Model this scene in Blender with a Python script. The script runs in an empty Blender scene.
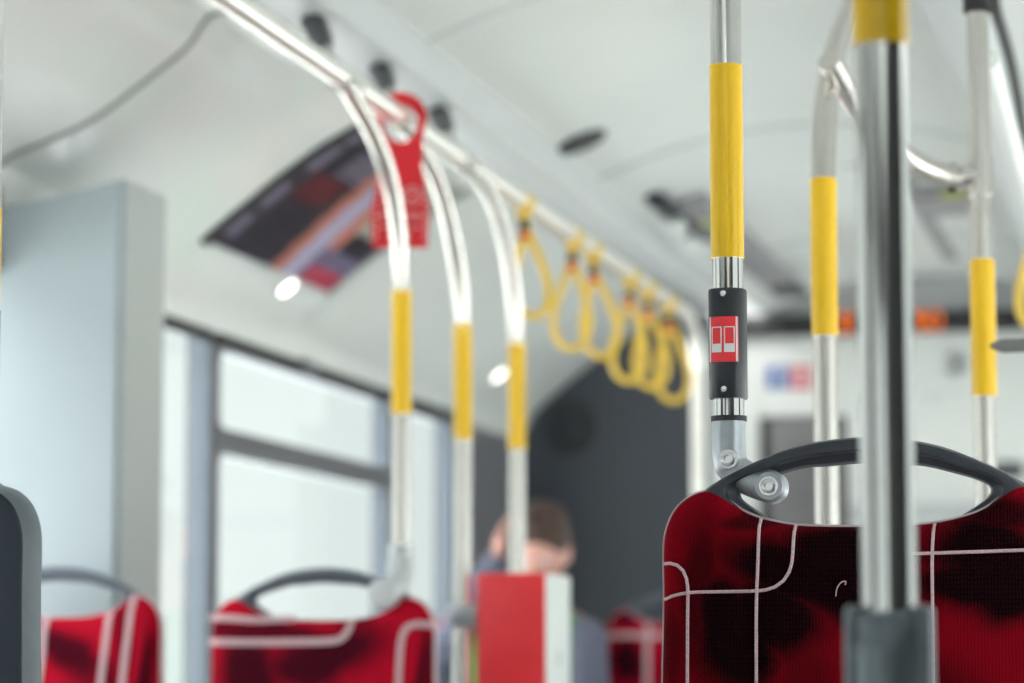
import bpy, bmesh, math, random
from mathutils import Vector, Matrix

random.seed(7)
SC = bpy.context.scene
COL = SC.collection

# ------------------------------------------------------------------ camera, world, exposure
FPX = 2800.0
PSI = math.radians(13.7)
THE = math.radians(6.6)
EYE = Vector((0.0, 0.0, 0.95))
FWD = Vector((-math.sin(PSI) * math.cos(THE), math.cos(PSI) * math.cos(THE), math.sin(THE)))
RGT = Vector((math.cos(PSI), math.sin(PSI), 0.0))
UPV = RGT.cross(FWD)
cd = bpy.data.cameras.new('camera')
cam = bpy.data.objects.new('camera', cd)
COL.objects.link(cam)
cam.matrix_world = Matrix((
    (RGT.x, UPV.x, -FWD.x, EYE.x),
    (RGT.y, UPV.y, -FWD.y, EYE.y),
    (RGT.z, UPV.z, -FWD.z, EYE.z),
    (0, 0, 0, 1)))
cd.sensor_width = 36.0
cd.lens = FPX / 1024 * 36.0
cd.clip_start = 0.05
cd.dof.use_dof = True
cd.dof.focus_distance = 3.05
cd.dof.aperture_fstop = 3.6
SC.camera = cam

w = bpy.data.worlds.new('overcast')
SC.world = w
w.use_nodes = True
nt = w.node_tree
nt.nodes.clear()
wo = nt.nodes.new('ShaderNodeOutputWorld')
bg = nt.nodes.new('ShaderNodeBackground')
tc = nt.nodes.new('ShaderNodeTexCoord')
sx = nt.nodes.new('ShaderNodeSeparateXYZ')
cr = nt.nodes.new('ShaderNodeValToRGB')
nt.links.new(tc.outputs['Generated'], sx.inputs[0])
nt.links.new(sx.outputs['Z'], cr.inputs[0])
nt.links.new(cr.outputs[0], bg.inputs[0])
nt.links.new(bg.outputs[0], wo.inputs[0])
e = cr.color_ramp.elements
e[0].position = 0.0; e[0].color = (1.06, 1.09, 1.085, 1)
e[1].position = 0.75; e[1].color = (7.8, 7.5, 7.6, 1)
x = cr.color_ramp.elements.new(0.18); x.color = (1.08, 1.11, 1.10, 1)
x = cr.color_ramp.elements.new(0.35); x.color = (4.6, 4.45, 4.5, 1)
bg.inputs[1].default_value = 1.0
SC.view_settings.view_transform = 'Standard'
SC.view_settings.look = 'None'
SC.view_settings.gamma = 1.0
SC.view_settings.use_curve_mapping = False
SC.view_settings.exposure = 0.0
SC.cycles.max_bounces = 10
SC.cycles.diffuse_bounces = 6
SC.cycles.glossy_bounces = 5
SC.cycles.transparent_max_bounces = 12
SC.cycles.sample_clamp_indirect = 8.0

# ------------------------------------------------------------------ pixel of the photo -> point of the bus
def ray(px, py):
    return FWD + RGT * ((px - 512) / FPX) + UPV * ((341.5 - py) / FPX)
def at(px, py, d):
    return EYE + ray(px, py) * d
def onX(px, py, X):
    r = ray(px, py); return EYE + r * (X / r.x)
def onY(px, py, Y):
    r = ray(px, py); return EYE + r * (Y / r.y)
def onZ(px, py, Z):
    r = ray(px, py); return EYE + r * ((Z - EYE.z) / r.z)

# ------------------------------------------------------------------ materials
def srgb(r, g, b):
    def f(c):
        c /= 255.0
        return c / 12.92 if c <= 0.04045 else ((c + 0.055) / 1.055) ** 2.4
    return (f(r), f(g), f(b), 1)
def mat(name, col, rough=0.5, metal=0.0, spec=0.5, coat=0.0, noise=0.0, nscale=200.0, bump=0.0, emit=0.0, sheen=0.0, aniso=0.0):
    m = bpy.data.materials.new(name)
    m.use_nodes = True
    t = m.node_tree
    b = t.nodes['Principled BSDF']
    b.inputs['Base Color'].default_value = col
    b.inputs['Roughness'].default_value = rough
    b.inputs['Metallic'].default_value = metal
    b.inputs['Specular IOR Level'].default_value = spec
    b.inputs['Coat Weight'].default_value = coat
    b.inputs['Coat Roughness'].default_value = 0.06
    b.inputs['Sheen Weight'].default_value = sheen
    b.inputs['Anisotropic'].default_value = aniso
    if emit:
        b.inputs['Emission Color'].default_value = col
        b.inputs['Emission Strength'].default_value = emit
    if noise or bump:
        c = t.nodes.new('ShaderNodeTexCoord')
        n = t.nodes.new('ShaderNodeTexNoise')
        n.inputs['Scale'].default_value = nscale
        n.inputs['Detail'].default_value = 3
        t.links.new(c.outputs['Object'], n.inputs['Vector'])
        if noise:
            r = t.nodes.new('ShaderNodeValToRGB')
            r.color_ramp.elements[0].position = 0.3
            r.color_ramp.elements[1].position = 0.7
            r.color_ramp.elements[0].color = tuple(v * (1 - noise) for v in col[:3]) + (1,)
            r.color_ramp.elements[1].color = tuple(min(1, v * (1 + noise)) for v in col[:3]) + (1,)
            t.links.new(n.outputs['Fac'], r.inputs[0])
            t.links.new(r.outputs[0], b.inputs['Base Color'])
        if bump:
            bp = t.nodes.new('ShaderNodeBump')
            bp.inputs['Strength'].default_value = bump
            bp.inputs['Distance'].default_value = 0.0006
            t.links.new(n.outputs['Fac'], bp.inputs['Height'])
            t.links.new(bp.outputs[0], b.inputs['Normal'])
    return m

M = {}
M['ceiling'] = mat('white_ceiling_panel', (0.71, 0.735, 0.712, 1), 0.32, noise=0.015, nscale=3, spec=0.45)
M['cove'] = mat('white_cove_panel', (0.76, 0.78, 0.755, 1), 0.15, noise=0.015, nscale=3, spec=0.9)
M['channel'] = mat('pale_grey_channel', (0.58, 0.60, 0.60, 1), 0.4, noise=0.02, nscale=5)
M['header'] = mat('header_panel', (0.66, 0.68, 0.64, 1), 0.4, noise=0.02, nscale=5)
M['seam'] = mat('seam_rubber', (0.20, 0.20, 0.195, 1), 0.7, noise=0.05)
M['seam_pale'] = mat('pale_seam', (0.55, 0.58, 0.56, 1), 0.6, noise=0.05)
M['floor'] = mat('grey_floor', (0.34, 0.345, 0.35, 1), 0.5, noise=0.25, nscale=300)
M['wall'] = mat('wall_panel_pale', (0.5, 0.52, 0.53, 1), 0.5, noise=0.03, nscale=8)
M['darkwall'] = mat('blue_grey_laminate', (0.049, 0.056, 0.073, 1), 0.34, noise=0.05, nscale=20)
M['rear'] = mat('rear_wall_charcoal', (0.035, 0.036, 0.04, 1), 0.6, noise=0.05, nscale=20)
M['frame'] = mat('window_frame_grey', (0.15, 0.148, 0.165, 1), 0.45, noise=0.05)
M['seal'] = mat('black_seal', (0.02, 0.02, 0.022, 1), 0.6, noise=0.05)
M['pillar'] = mat('pillar_blue_grey', (0.155, 0.18, 0.22, 1), 0.4, noise=0.03)
M['steel'] = mat('brushed_steel', (0.74, 0.73, 0.71, 1), 0.09, metal=1.0, noise=0.02, nscale=60)
M['steel_soft'] = mat('satin_steel', (0.66, 0.63, 0.59, 1), 0.26, metal=1.0, noise=0.02, nscale=60)
M['railsteel'] = mat('bright_rail_steel', (0.90, 0.87, 0.82, 1), 0.34, metal=1.0, noise=0.02, nscale=60)
M['alu'] = mat('cast_aluminium', (0.42, 0.45, 0.48, 1), 0.36, metal=0.55, noise=0.05, nscale=120, bump=0.2)
M['alulight'] = mat('pale_cast_aluminium', (0.58, 0.61, 0.62, 1), 0.45, metal=0.3, noise=0.04, nscale=80)
M['greycast'] = mat('grey_cast_socket', (0.21, 0.245, 0.275, 1), 0.34, metal=0.35, noise=0.04, nscale=80)
M['yellow'] = mat('yellow_sleeve', srgb(244, 194, 2), 0.28, coat=0.6, noise=0.0)
M['strap'] = mat('yellow_strap', srgb(228, 190, 70), 0.42, noise=0.08, nscale=40)
M['black'] = mat('black_plastic', (0.022, 0.025, 0.032, 1), 0.42, noise=0.1, nscale=400, bump=0.25)
M['handle'] = mat('anthracite_plastic', (0.028, 0.033, 0.045, 1), 0.36, noise=0.15, nscale=900, bump=0.6)
M['gripsheen'] = mat('anthracite_plastic_painted_sheen', (0.10, 0.125, 0.16, 1), 0.32, noise=0.15, nscale=900, bump=0.6)  # paler copy of the anthracite grip plastic, ceiling reflection painted into the colour
M['shell'] = mat('pale_shell_rim', (0.60, 0.50, 0.52, 1), 0.4, noise=0.03)
M['shellgrey'] = mat('grey_shell_rim', (0.13, 0.155, 0.18, 1), 0.35, noise=0.05, nscale=50)
M['shelldark'] = mat('navy_shell_back', (0.014, 0.024, 0.042, 1), 0.6, noise=0.08, nscale=400, bump=0.4)
M['boxface'] = mat('engine_cover_blue', (0.40, 0.455, 0.485, 1), 0.38, noise=0.02, nscale=4)
M['boxside'] = mat('engine_cover_side', (0.42, 0.45, 0.44, 1), 0.45, noise=0.02, nscale=4)
M['red'] = mat('red_plastic', srgb(248, 58, 66), 0.38, noise=0.03, nscale=20)
M['redpaper'] = mat('red_card', srgb(215, 25, 38), 0.5, noise=0.05, nscale=30)
M['white'] = mat('white_plastic', (0.78, 0.81, 0.78, 1), 0.4, noise=0.02, nscale=10)
M['whiteprint'] = mat('white_print', (0.8, 0.8, 0.8, 1), 0.5, noise=0.02)
M['pinkprint'] = mat('pale_pink_print', (0.85, 0.45, 0.45, 1), 0.5, noise=0.05)
M['frontpanel'] = mat('front_panel_white', (0.78, 0.80, 0.77, 1), 0.4, noise=0.02, nscale=3)
M['frontgrey'] = mat('front_bulkhead_grey', (0.40, 0.41, 0.42, 1), 0.5, noise=0.03, nscale=3)
M['recess'] = mat('cab_recess_grey', (0.10, 0.10, 0.105, 1), 0.6, noise=0.1, nscale=5)
M['blue'] = mat('blue_sticker', srgb(40, 95, 165), 0.4, noise=0.05)
M['stickred'] = mat('red_sticker', srgb(205, 45, 65), 0.4, noise=0.05)
M['greyprint'] = mat('grey_print', (0.25, 0.26, 0.27, 1), 0.5, noise=0.05)
M['amber'] = mat('amber_led', (1.0, 0.19, 0.005, 1), 0.5, emit=1.1)
M['lamp'] = mat('lamp_diffuser', (1.0, 0.97, 0.88, 1), 0.5, emit=3.5)
M['skin'] = mat('skin', srgb(225, 170, 155), 0.5, noise=0.05, nscale=15)
M['hair'] = mat('brown_hair', (0.060, 0.030, 0.022, 1), 0.6, noise=0.4, nscale=120, bump=1.0)
M['jacket'] = mat('grey_violet_jacket', (0.15, 0.16, 0.23, 1), 0.8, noise=0.12, nscale=60)
M['shirt'] = mat('green_shirt', srgb(70, 160, 85), 0.8, noise=0.1, nscale=60)
M['trousers'] = mat('dark_trousers', (0.03, 0.035, 0.06, 1), 0.8, noise=0.1, nscale=60)
M['label'] = mat('yellow_green_label', srgb(180, 185, 90), 0.5, noise=0.05)
M['ground'] = mat('pale_pavement', (0.80, 0.82, 0.80, 1), 0.8, noise=0.05, nscale=0.5)
M['hatchgrey'] = mat('hatch_grey', (0.27, 0.26, 0.27, 1), 0.5, noise=0.05, nscale=5)
M['screw'] = mat('bright_screw', (0.85, 0.85, 0.86, 1), 0.25, metal=1.0, noise=0.03)

def glass():
    m = bpy.data.materials.new('window_glass')
    m.use_nodes = True
    t = m.node_tree; t.nodes.clear()
    o = t.nodes.new('ShaderNodeOutputMaterial')
    mx = t.nodes.new('ShaderNodeMixShader')
    tr = t.nodes.new('ShaderNodeBsdfTransparent')
    gl = t.nodes.new('ShaderNodeBsdfGlossy')
    fr = t.nodes.new('ShaderNodeLayerWeight'); fr.inputs['Blend'].default_value = 0.5
    pw = t.nodes.new('ShaderNodeMath'); pw.operation = 'POWER'; pw.inputs[1].default_value = 5.0
    ma = t.nodes.new('ShaderNodeMath'); ma.operation = 'MULTIPLY_ADD'; ma.inputs[1].default_value = 0.5; ma.inputs[2].default_value = 0.03
    t.links.new(fr.outputs['Facing'], pw.inputs[0]); t.links.new(pw.outputs[0], ma.inputs[0])
    tr.inputs[0].default_value = (0.93, 0.97, 0.96, 1)
    gl.inputs['Roughness'].default_value = 0.02
    t.links.new(ma.outputs[0], mx.inputs[0])
    t.links.new(tr.outputs[0], mx.inputs[1])
    t.links.new(gl.outputs[0], mx.inputs[2])
    t.links.new(mx.outputs[0], o.inputs[0])
    return m
M['glass'] = glass()

def fabric(name, blobs, base=(0.36, 0.004, 0.014), dark=(0.006, 0.002, 0.004)):
    """red moquette: woven black clouds at fixed places on the cover, vertical rows of loops"""
    m = bpy.data.materials.new(name)
    m.use_nodes = True
    t = m.node_tree; N = t.nodes.new; L = t.links.new
    b = t.nodes['Principled BSDF']
    tc = N('ShaderNodeTexCoord')
    acc = None
    wn = N('ShaderNodeTexNoise'); wn.inputs['Scale'].default_value = 9; wn.inputs['Detail'].default_value = 2
    L(tc.outputs['Object'], wn.inputs['Vector'])
    ws = N('ShaderNodeVectorMath'); ws.operation = 'SUBTRACT'; ws.inputs[1].default_value = (0.5, 0.5, 0.5)
    L(wn.outputs['Color'], ws.inputs[0])
    wm = N('ShaderNodeVectorMath'); wm.operation = 'SCALE'; wm.inputs['Scale'].default_value = 0.05
    L(ws.outputs[0], wm.inputs[0])
    wa = N('ShaderNodeVectorMath'); wa.operation = 'ADD'
    L(tc.outputs['Object'], wa.inputs[0]); L(wm.outputs[0], wa.inputs[1])
    for (cx, cz, rx, rz, ang, amp) in blobs:
        mp = N('ShaderNodeMapping'); mp.vector_type = 'TEXTURE'
        mp.inputs['Location'].default_value = (cx, 0, cz)
        mp.inputs['Rotation'].default_value = (0, ang, 0)
        mp.inputs['Scale'].default_value = (rx, 1000, rz)
        L(wa.outputs[0], mp.inputs['Vector'])
        ln = N('ShaderNodeVectorMath'); ln.operation = 'LENGTH'
        L(mp.outputs[0], ln.inputs[0])
        mr = N('ShaderNodeMapRange'); mr.interpolation_type = 'SMOOTHSTEP'
        mr.inputs['From Min'].default_value = 0.35; mr.inputs['From Max'].default_value = 1.15
        mr.inputs['To Min'].default_value = amp; mr.inputs['To Max'].default_value = 0
        L(ln.outputs['Value'], mr.inputs['Value'])
        if acc is None: acc = mr.outputs[0]
        else:
            mx = N('ShaderNodeMath'); mx.operation = 'MAXIMUM'
            L(acc, mx.inputs[0]); L(mr.outputs[0], mx.inputs[1]); acc = mx.outputs[0]
    # loops of the weave
    sp = N('ShaderNodeSeparateXYZ'); L(tc.outputs['Object'], sp.inputs[0])
    def sine(src, f):
        a = N('ShaderNodeMath'); a.operation = 'MULTIPLY'; a.inputs[1].default_value = f; L(src, a.inputs[0])
        s = N('ShaderNodeMath'); s.operation = 'SINE'; L(a.outputs[0], s.inputs[0]); return s.outputs[0]
    s1 = sine(sp.outputs['X'], 2 * math.pi / 0.0036); s2 = sine(sp.outputs['Z'], 2 * math.pi / 0.0052)
    ml = N('ShaderNodeMath'); ml.operation = 'MULTIPLY'; L(s1, ml.inputs[0]); L(s2, ml.inputs[1])
    ad = N('ShaderNodeMath'); ad.operation = 'ADD'; L(s1, ad.inputs[0]); L(ml.outputs[0], ad.inputs[1])
    fn = N('ShaderNodeTexNoise'); fn.inputs['Scale'].default_value = 420; fn.inputs['Detail'].default_value = 2
    L(tc.outputs['Object'], fn.inputs['Vector'])
    # threshold of the dark cloud is broken up by the weave
    wv = N('ShaderNodeMath'); wv.operation = 'MULTIPLY_ADD'; wv.inputs[1].default_value = 0.07
    L(ad.outputs[0], wv.inputs[0]); L(acc, wv.inputs[2])
    wv2 = N('ShaderNodeMath'); wv2.operation = 'MULTIPLY_ADD'; wv2.inputs[1].default_value = 0.35; wv2.use_clamp = True
    fs = N('ShaderNodeMath'); fs.operation = 'SUBTRACT'; fs.inputs[1].default_value = 0.45; L(fn.outputs['Fac'], fs.inputs[0])
    L(fs.outputs[0], wv2.inputs[0]); L(wv.outputs[0], wv2.inputs[2])
    rp = N('ShaderNodeMix'); rp.data_type = 'RGBA'
    rp.inputs['A'].default_value = base + (1,); rp.inputs['B'].default_value = dark + (1,)
    L(wv2.outputs[0], rp.inputs['Factor'])
    L(rp.outputs['Result'], b.inputs['Base Color'])
    b.inputs['Roughness'].default_value = 0.9
    b.inputs['Specular IOR Level'].default_value = 0.04
    b.inputs['Sheen Weight'].default_value = 0.0
    bp = N('ShaderNodeBump'); bp.inputs['Strength'].default_value = 0.3; bp.inputs['Distance'].default_value = 0.0005
    L(ad.outputs[0], bp.inputs['Height']); L(bp.outputs[0], b.inputs['Normal'])
    return m
M['piping'] = mat('pale_pink_weave', (0.62, 0.44, 0.47, 1), 0.9, noise=0.3, nscale=700, bump=1.0)

# ------------------------------------------------------------------ mesh helpers
def link(name, bm, mats, parent=None, smooth=True, recalc=True):
    if recalc: bmesh.ops.recalc_face_normals(bm, faces=bm.faces)
    me = bpy.data.meshes.new(name)
    bm.to_mesh(me); bm.free()
    if not isinstance(mats, (list, tuple)): mats = [mats]
    for m in mats: me.materials.append(m)
    if smooth:
        me.polygons.foreach_set('use_smooth', [True] * len(me.polygons))
        try: me.set_sharp_from_angle(angle=math.radians(38))
        except Exception: pass
    o = bpy.data.objects.new(name, me)
    COL.objects.link(o)
    if parent: o.parent = parent
    return o
def thing(name, label, cat, loc=(0, 0, 0), rz=0, group=None):
    o = bpy.data.objects.new(name, None)
    o.empty_display_size = 0.05
    COL.objects.link(o)
    o.location = loc; o.rotation_euler = (0, 0, rz)
    o['label'] = label; o['category'] = cat
    if group: o['group'] = group
    return o
def tag(o, label, cat, group=None, kind=None):
    o['label'] = label; o['category'] = cat
    if group: o['group'] = group
    if kind: o['kind'] = kind
    return o
def struct(o):
    o['kind'] = 'structure'; return o

def add_box(bm, c, s, bev=0.0, rot=None, mi=0, seg=2):
    r = bmesh.ops.create_cube(bm, size=1.0)
    vs = r['verts']
    for v in vs:
        v.co = Vector((v.co.x * s[0], v.co.y * s[1], v.co.z * s[2]))
    if bev:
        es = list({e for v in vs for e in v.link_edges})
        rb = bmesh.ops.bevel(bm, geom=es, offset=bev, segments=seg, affect='EDGES', profile=0.5)
        vs = list({v for f in rb['faces'] for v in f.verts} | {v for v in vs if v.is_valid})
    for v in vs:
        if rot: v.co = rot @ v.co
        v.co += Vector(c)
    fs = {f for v in vs for f in v.link_faces}
    for f in fs: f.material_index = mi
    return vs
def box(c, s, bev=0.0, rot=None):
    bm = bmesh.new(); add_box(bm, c, s, bev, rot); return bm
def smooth_path(pts, n=8):
    pts = [Vector(p) for p in pts]
    if len(pts) < 3: return pts
    out = []
    P = [pts[0] * 2 - pts[1]] + pts + [pts[-1] * 2 - pts[-2]]
    for i in range(1, len(P) - 2):
        a, b, c, d = P[i - 1], P[i], P[i + 1], P[i + 2]
        for k in range(n):
            t = k / n
            out.append(0.5 * ((2 * b) + (c - a) * t + (2 * a - 5 * b + 4 * c - d) * t * t + (3 * b - a - 3 * c + d) * t ** 3))
    out.append(pts[-1])
    return out
def add_tube(bm, pts, r, seg=24, closed=False, cap=True, mi=0, prof=None, up=None):
    """sweep; r is a number or a list; prof: list of (a, b) unit profile offsets"""
    pts = [Vector(p) for p in pts]
    n = len(pts)
    rs = r if isinstance(r, (list, tuple)) else [r] * n
    tans = []
    for i in range(n):
        if closed: t = pts[(i + 1) % n] - pts[i - 1]
        else: t = pts[min(i + 1, n - 1)] - pts[max(i - 1, 0)]
        tans.append(t.normalized())
    u = Vector(up) if up else (Vector((0, 0, 1)) if abs(tans[0].z) < 0.9 else Vector((1, 0, 0)))
    u = (u - tans[0] * u.dot(tans[0])).normalized()
    rings = []
    if prof is None: prof = [(math.cos(2 * math.pi * k / seg), math.sin(2 * math.pi * k / seg)) for k in range(seg)]
    for i in range(n):
        u = (u - tans[i] * u.dot(tans[i])).normalized()
        v = tans[i].cross(u)
        rings.append([bm.verts.new(pts[i] + u * (a * rs[i]) + v * (b * rs[i])) for a, b in prof])
    m = len(prof); fs = []
    for i in range(n if closed else n - 1):
        A, B = rings[i], rings[(i + 1) % n]
        for k in range(m):
            fs.append(bm.faces.new((A[k], A[(k + 1) % m], B[(k + 1) % m], B[k])))
    if cap and not closed:
        fs.append(bm.faces.new(rings[0])); fs.append(bm.faces.new(rings[-1][::-1]))
    for f in fs: f.material_index = mi
    return rings
def tube(pts, r, **k):
    bm = bmesh.new(); add_tube(bm, pts, r, **k); return bm
def add_lathe(bm, c, axis, prof, seg=32, mi=0):
    """prof: list of (t along axis, radius)"""
    a = Vector(axis).normalized()
    u = a.orthogonal().normalized(); v = a.cross(u)
    rings = []
    for t, r in prof:
        rings.append([bm.verts.new(Vector(c) + a * t + (u * math.cos(2 * math.pi * k / seg) + v * math.sin(2 * math.pi * k / seg)) * max(r, 1e-5)) for k in range(seg)])
    fs = []
    for A, B in zip(rings, rings[1:]):
        for k in range(seg): fs.append(bm.faces.new((A[k], A[(k + 1) % seg], B[(k + 1) % seg], B[k])))
    fs.append(bm.faces.new(rings[0])); fs.append(bm.faces.new(rings[-1][::-1]))
    for f in fs: f.material_index = mi
def lathe(c, axis, prof, seg=32):
    bm = bmesh.new(); add_lathe(bm, c, axis, prof, seg); return bm
def extrude_profile(prof, y0, y1, closed=False, ny=1, thick=None):
    """prof: list of (X, Z); sweeps along Y"""
    bm = bmesh.new()
    rows = []
    for j in range(ny + 1):
        y = y0 + (y1 - y0) * j / ny
        rows.append([bm.verts.new((px, y, pz)) for px, pz in prof])
    n = len(prof)
    for A, B in zip(rows, rows[1:]):
        for k in range(n if closed else n - 1):
            bm.faces.new((A[k], A[(k + 1) % n], B[(k + 1) % n], B[k]))
    if closed:
        bm.faces.new(rows[0]); bm.faces.new(rows[-1][::-1])
    return bm
def prism(poly, depth, to3):
    """poly 2D -> solid; to3(x, z, y)"""
    bm = bmesh.new()
    A = [bm.verts.new(to3(x, z, 0)) for x, z in poly]
    B = [bm.verts.new(to3(x, z, depth)) for x, z in poly]
    n = len(poly)
    for k in range(n): bm.faces.new((A[k], A[(k + 1) % n], B[(k + 1) % n], B[k]))
    bm.faces.new(A[::-1]); bm.faces.new(B)
    return bm
def catmull2(pts, n=6, closed=False):
    P = [Vector((a, b, 0)) for a, b in pts]
    return [(p.x, p.y) for p in smooth_path(P, n)]

# ------------------------------------------------------------------ the bus body
XL, XR = -2.35, 0.45
Z0 = EYE.z
Y_BACK, Y_FRONT = -2.6, 10.9
# profile of the roof lining, left to right (X, Z)
cove_l = [(-2.345, 0.80), (-2.325, 0.86), (-2.29, 0.905), (-2.20, 0.985), (-2.10, 1.062), (-2.00, 1.135), (-1.90, 1.198), (-1.80, 1.246), (-1.72, 1.272)]
cove_l = [(a, b + Z0) for a, b in catmull2(cove_l, 4)]
YC1 = 5.30
near_pts = [onY(a, b, 5.22) for a, b in ((-3, 161), (57, 137), (97, 117), (140, 85), (187, 47), (218, 12))]
cove_near = [(-2.345, 0.80 + Z0), (-2.345, near_pts[0].z - 0.05)] + [(p.x, p.z) for p in near_pts] + [(-1.72, 1.272 + Z0)]
cove_near[2] = (-2.34, cove_near[2][1])
cove_near = catmull2(cove_near, 4)
def resample(P, n):
    L_ = [0]
    for a, b in zip(P, P[1:]): L_.append(L_[-1] + math.hypot(b[0] - a[0], b[1] - a[1]))
    out = []
    for i in range(n + 1):
        t = L_[-1] * i / n
        k = max(j for j in range(len(P)) if L_[j] <= t + 1e-12)
        if k >= len(P) - 1: out.append(P[-1]); continue
        f = (t - L_[k]) / (L_[k + 1] - L_[k])
        out.append((P[k][0] + (P[k + 1][0] - P[k][0]) * f, P[k][1] + (P[k + 1][1] - P[k][1]) * f))
    return out
cove_near = resample(cove_near, 40); cove_l = resample(cove_l, 40)
print('NEAR', [(round(a, 3), round(b - Z0, 3)) for a, b in cove_near][::4])
def ceil_z(X):
    return Z0 + 1.47 - 0.36 * (X + 0.98) ** 2
center = [(-1.585 + i * (1.105 / 20), ceil_z(-1.585 + i * (1.105 / 20))) for i in range(21)]
cove_r = [(XR - 0.005, 0.80), (0.425, 0.86), (0.39, 0.905), (0.30, 0.985), (0.20, 1.062), (0.10, 1.135), (0.0, 1.190), (-0.15, 1.235), (-0.36, 1.268)]
cove_r = [(a, b + Z0) for a, b in catmull2(cove_r[::-1], 4)]

def shell_strip(name, prof, y0, y1, m, t=0.02):
    """a lining of real thickness: inner profile plus an outer one t further out"""
    out = [(a, b + t) for a, b in prof][::-1]
    return struct(link(name, extrude_profile(prof + out, y0, y1, closed=True), m))
c = shell_strip('ceiling', center, Y_BACK, Y_FRONT, M['ceiling'])
bm = bmesh.new(); rows = []
for y, f in ((Y_BACK, 0), (5.30, 0), (5.38, 0.15), (5.5, 0.5), (5.62, 0.85), (5.7, 1), (Y_FRONT, 1)):
    prof = [(a[0] + (b[0] - a[0]) * f, a[1] + (b[1] - a[1]) * f) for a, b in zip(cove_near, cove_l)]
    rows.append([bm.verts.new((a, y, b)) for a, b in prof] + [bm.verts.new((a, y, b + 0.02)) for a, b in prof][::-1])
n = len(rows[0])
for A, B in zip(rows, rows[1:]):
    for k in range(n): bm.faces.new((A[k], A[(k + 1) % n], B[(k + 1) % n], B[k]))
bm.faces.new(rows[0]); bm.faces.new(rows[-1][::-1])
struct(link('ceiling', bm, M['cove']))
shell_strip('ceiling', cove_r, Y_BACK, Y_FRONT, M['cove'])
chl = [(-1.735, 1.276), (-1.70, 1.252), (-1.685, 1.245), (-1.605, 1.245), (-1.588, 1.256), (-1.583, 1.28), (-1.583, 1.36), (-1.60, 1.36), (-1.62, 1.30), (-1.735, 1.30)]
struct(link('trim_1', extrude_profile([(a, b + Z0) for a, b in chl], Y_BACK, 9.75, closed=True), M['channel']))
chr_ = [(-0.35, 1.276), (-0.385, 1.252), (-0.40, 1.245), (-0.465, 1.245), (-0.48, 1.256), (-0.486, 1.28), (-0.486, 1.41), (-0.47, 1.41), (-0.45, 1.30), (-0.35, 1.30)]
struct(link('trim_2', extrude_profile([(a, b + Z0) for a, b in chr_], Y_BACK, Y_FRONT, closed=True), M['channel']))

def seam(prof, y, wd, m, idx):
    """narrow joint strip across the lining, 2 mm proud"""
    bm = bmesh.new()
    for dz, flip in ((-0.002, 0),):
        rows = []
        for yy, zz in ((y - wd / 2, 0.004), (y - wd / 2, -0.003), (y + wd / 2, -0.003), (y + wd / 2, 0.004)):
            rows.append([bm.verts.new((a, yy, b + zz)) for a, b in prof])
        for i in range(4):
            A, B = rows[i], rows[(i + 1) % 4]
            for k in range(len(A) - 1): bm.faces.new((A[k], A[k + 1], B[k + 1], B[k]))
    return struct(link('trim_%d' % idx, bm, m))
seam(cove_near[3:], 5.22, 0.018, M['seam'], 3)
seam(cove_l[6:], 7.08, 0.05, M['seam_pale'], 4)
seam(cove_near[9:], 3.2, 0.02, M['seam'], 5)
seam(cove_l[6:], 8.9, 0.05, M['seam_pale'], 6)
seam(center, 5.72, 0.018, M['seam_pale'], 7)
seam(center, 7.5, 0.045, M['seam_pale'], 8)
seam(center, 9.4, 0.04, M['seam_pale'], 9)

struct(link('floor', box(((XL + XR) / 2, (Y_BACK + Y_FRONT) / 2, -0.03), (XR - XL + 0.2, Y_FRONT - Y_BACK + 0.2, 0.06)), M['floor'], smooth=False))
struct(link('ground', box((0, 5, -0.38), (160, 160, 0.04)), M['ground'], smooth=False))

# side walls: sill below, header above, pillars between the windows
WT, WB = Z0 + 0.815, 0.62
def side_wall(side, X, out, spans, pil_mats):
    bm = bmesh.new()
    th = 0.06
    cx = X + out * th / 2
    add_box(bm, (cx, (Y_BACK + Y_FRONT) / 2, WB / 2), (th, Y_FRONT - Y_BACK, WB))
    add_box(bm, (cx, (Y_BACK + Y_FRONT) / 2, (WT + 2.5) / 2), (th, Y_FRONT - Y_BACK, 2.5 - WT))
    ys = [Y_BACK] + [v for s in spans for v in s] + [Y_FRONT]
    for i in range(0, len(ys), 2):
        a, b = ys[i], ys[i + 1]
        add_box(bm, (cx, (a + b) / 2, (WB + WT) / 2), (th, b - a, WT - WB), mi=1 if b < Y_FRONT - 0.01 else 2)
    return struct(link('wall_' + side, bm, pil_mats, smooth=False))
yw1 = onX(209, 400, XL).y
w2a, w2b = onX(212, 400, XL).y, onX(391, 400, XL).y
w3a, w3b = onX(395, 400, XL).y, onX(452, 400, XL).y
left_spans = [(-2.45, -1.15), (-1.0, 0.2), (1.6, 2.85), (3.0, 4.2), (4.35, yw1), (w2a, w2b), (w3a, w3b), (9.95, 10.55)]  # last span: unseen window added behind the partition to light the front panel
side_wall('left', XL, -1, left_spans, [M['wall'], M['frame'], M['darkwall']])
right_spans = [(2.15, 3.05), (3.2, 4.2), (4.35, 5.8), (5.95, 7.4), (7.55, 9.0), (9.15, 10.5)]
side_wall('right', XR, 1, right_spans, [M['rear'], M['rear'], M['rear']])

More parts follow.
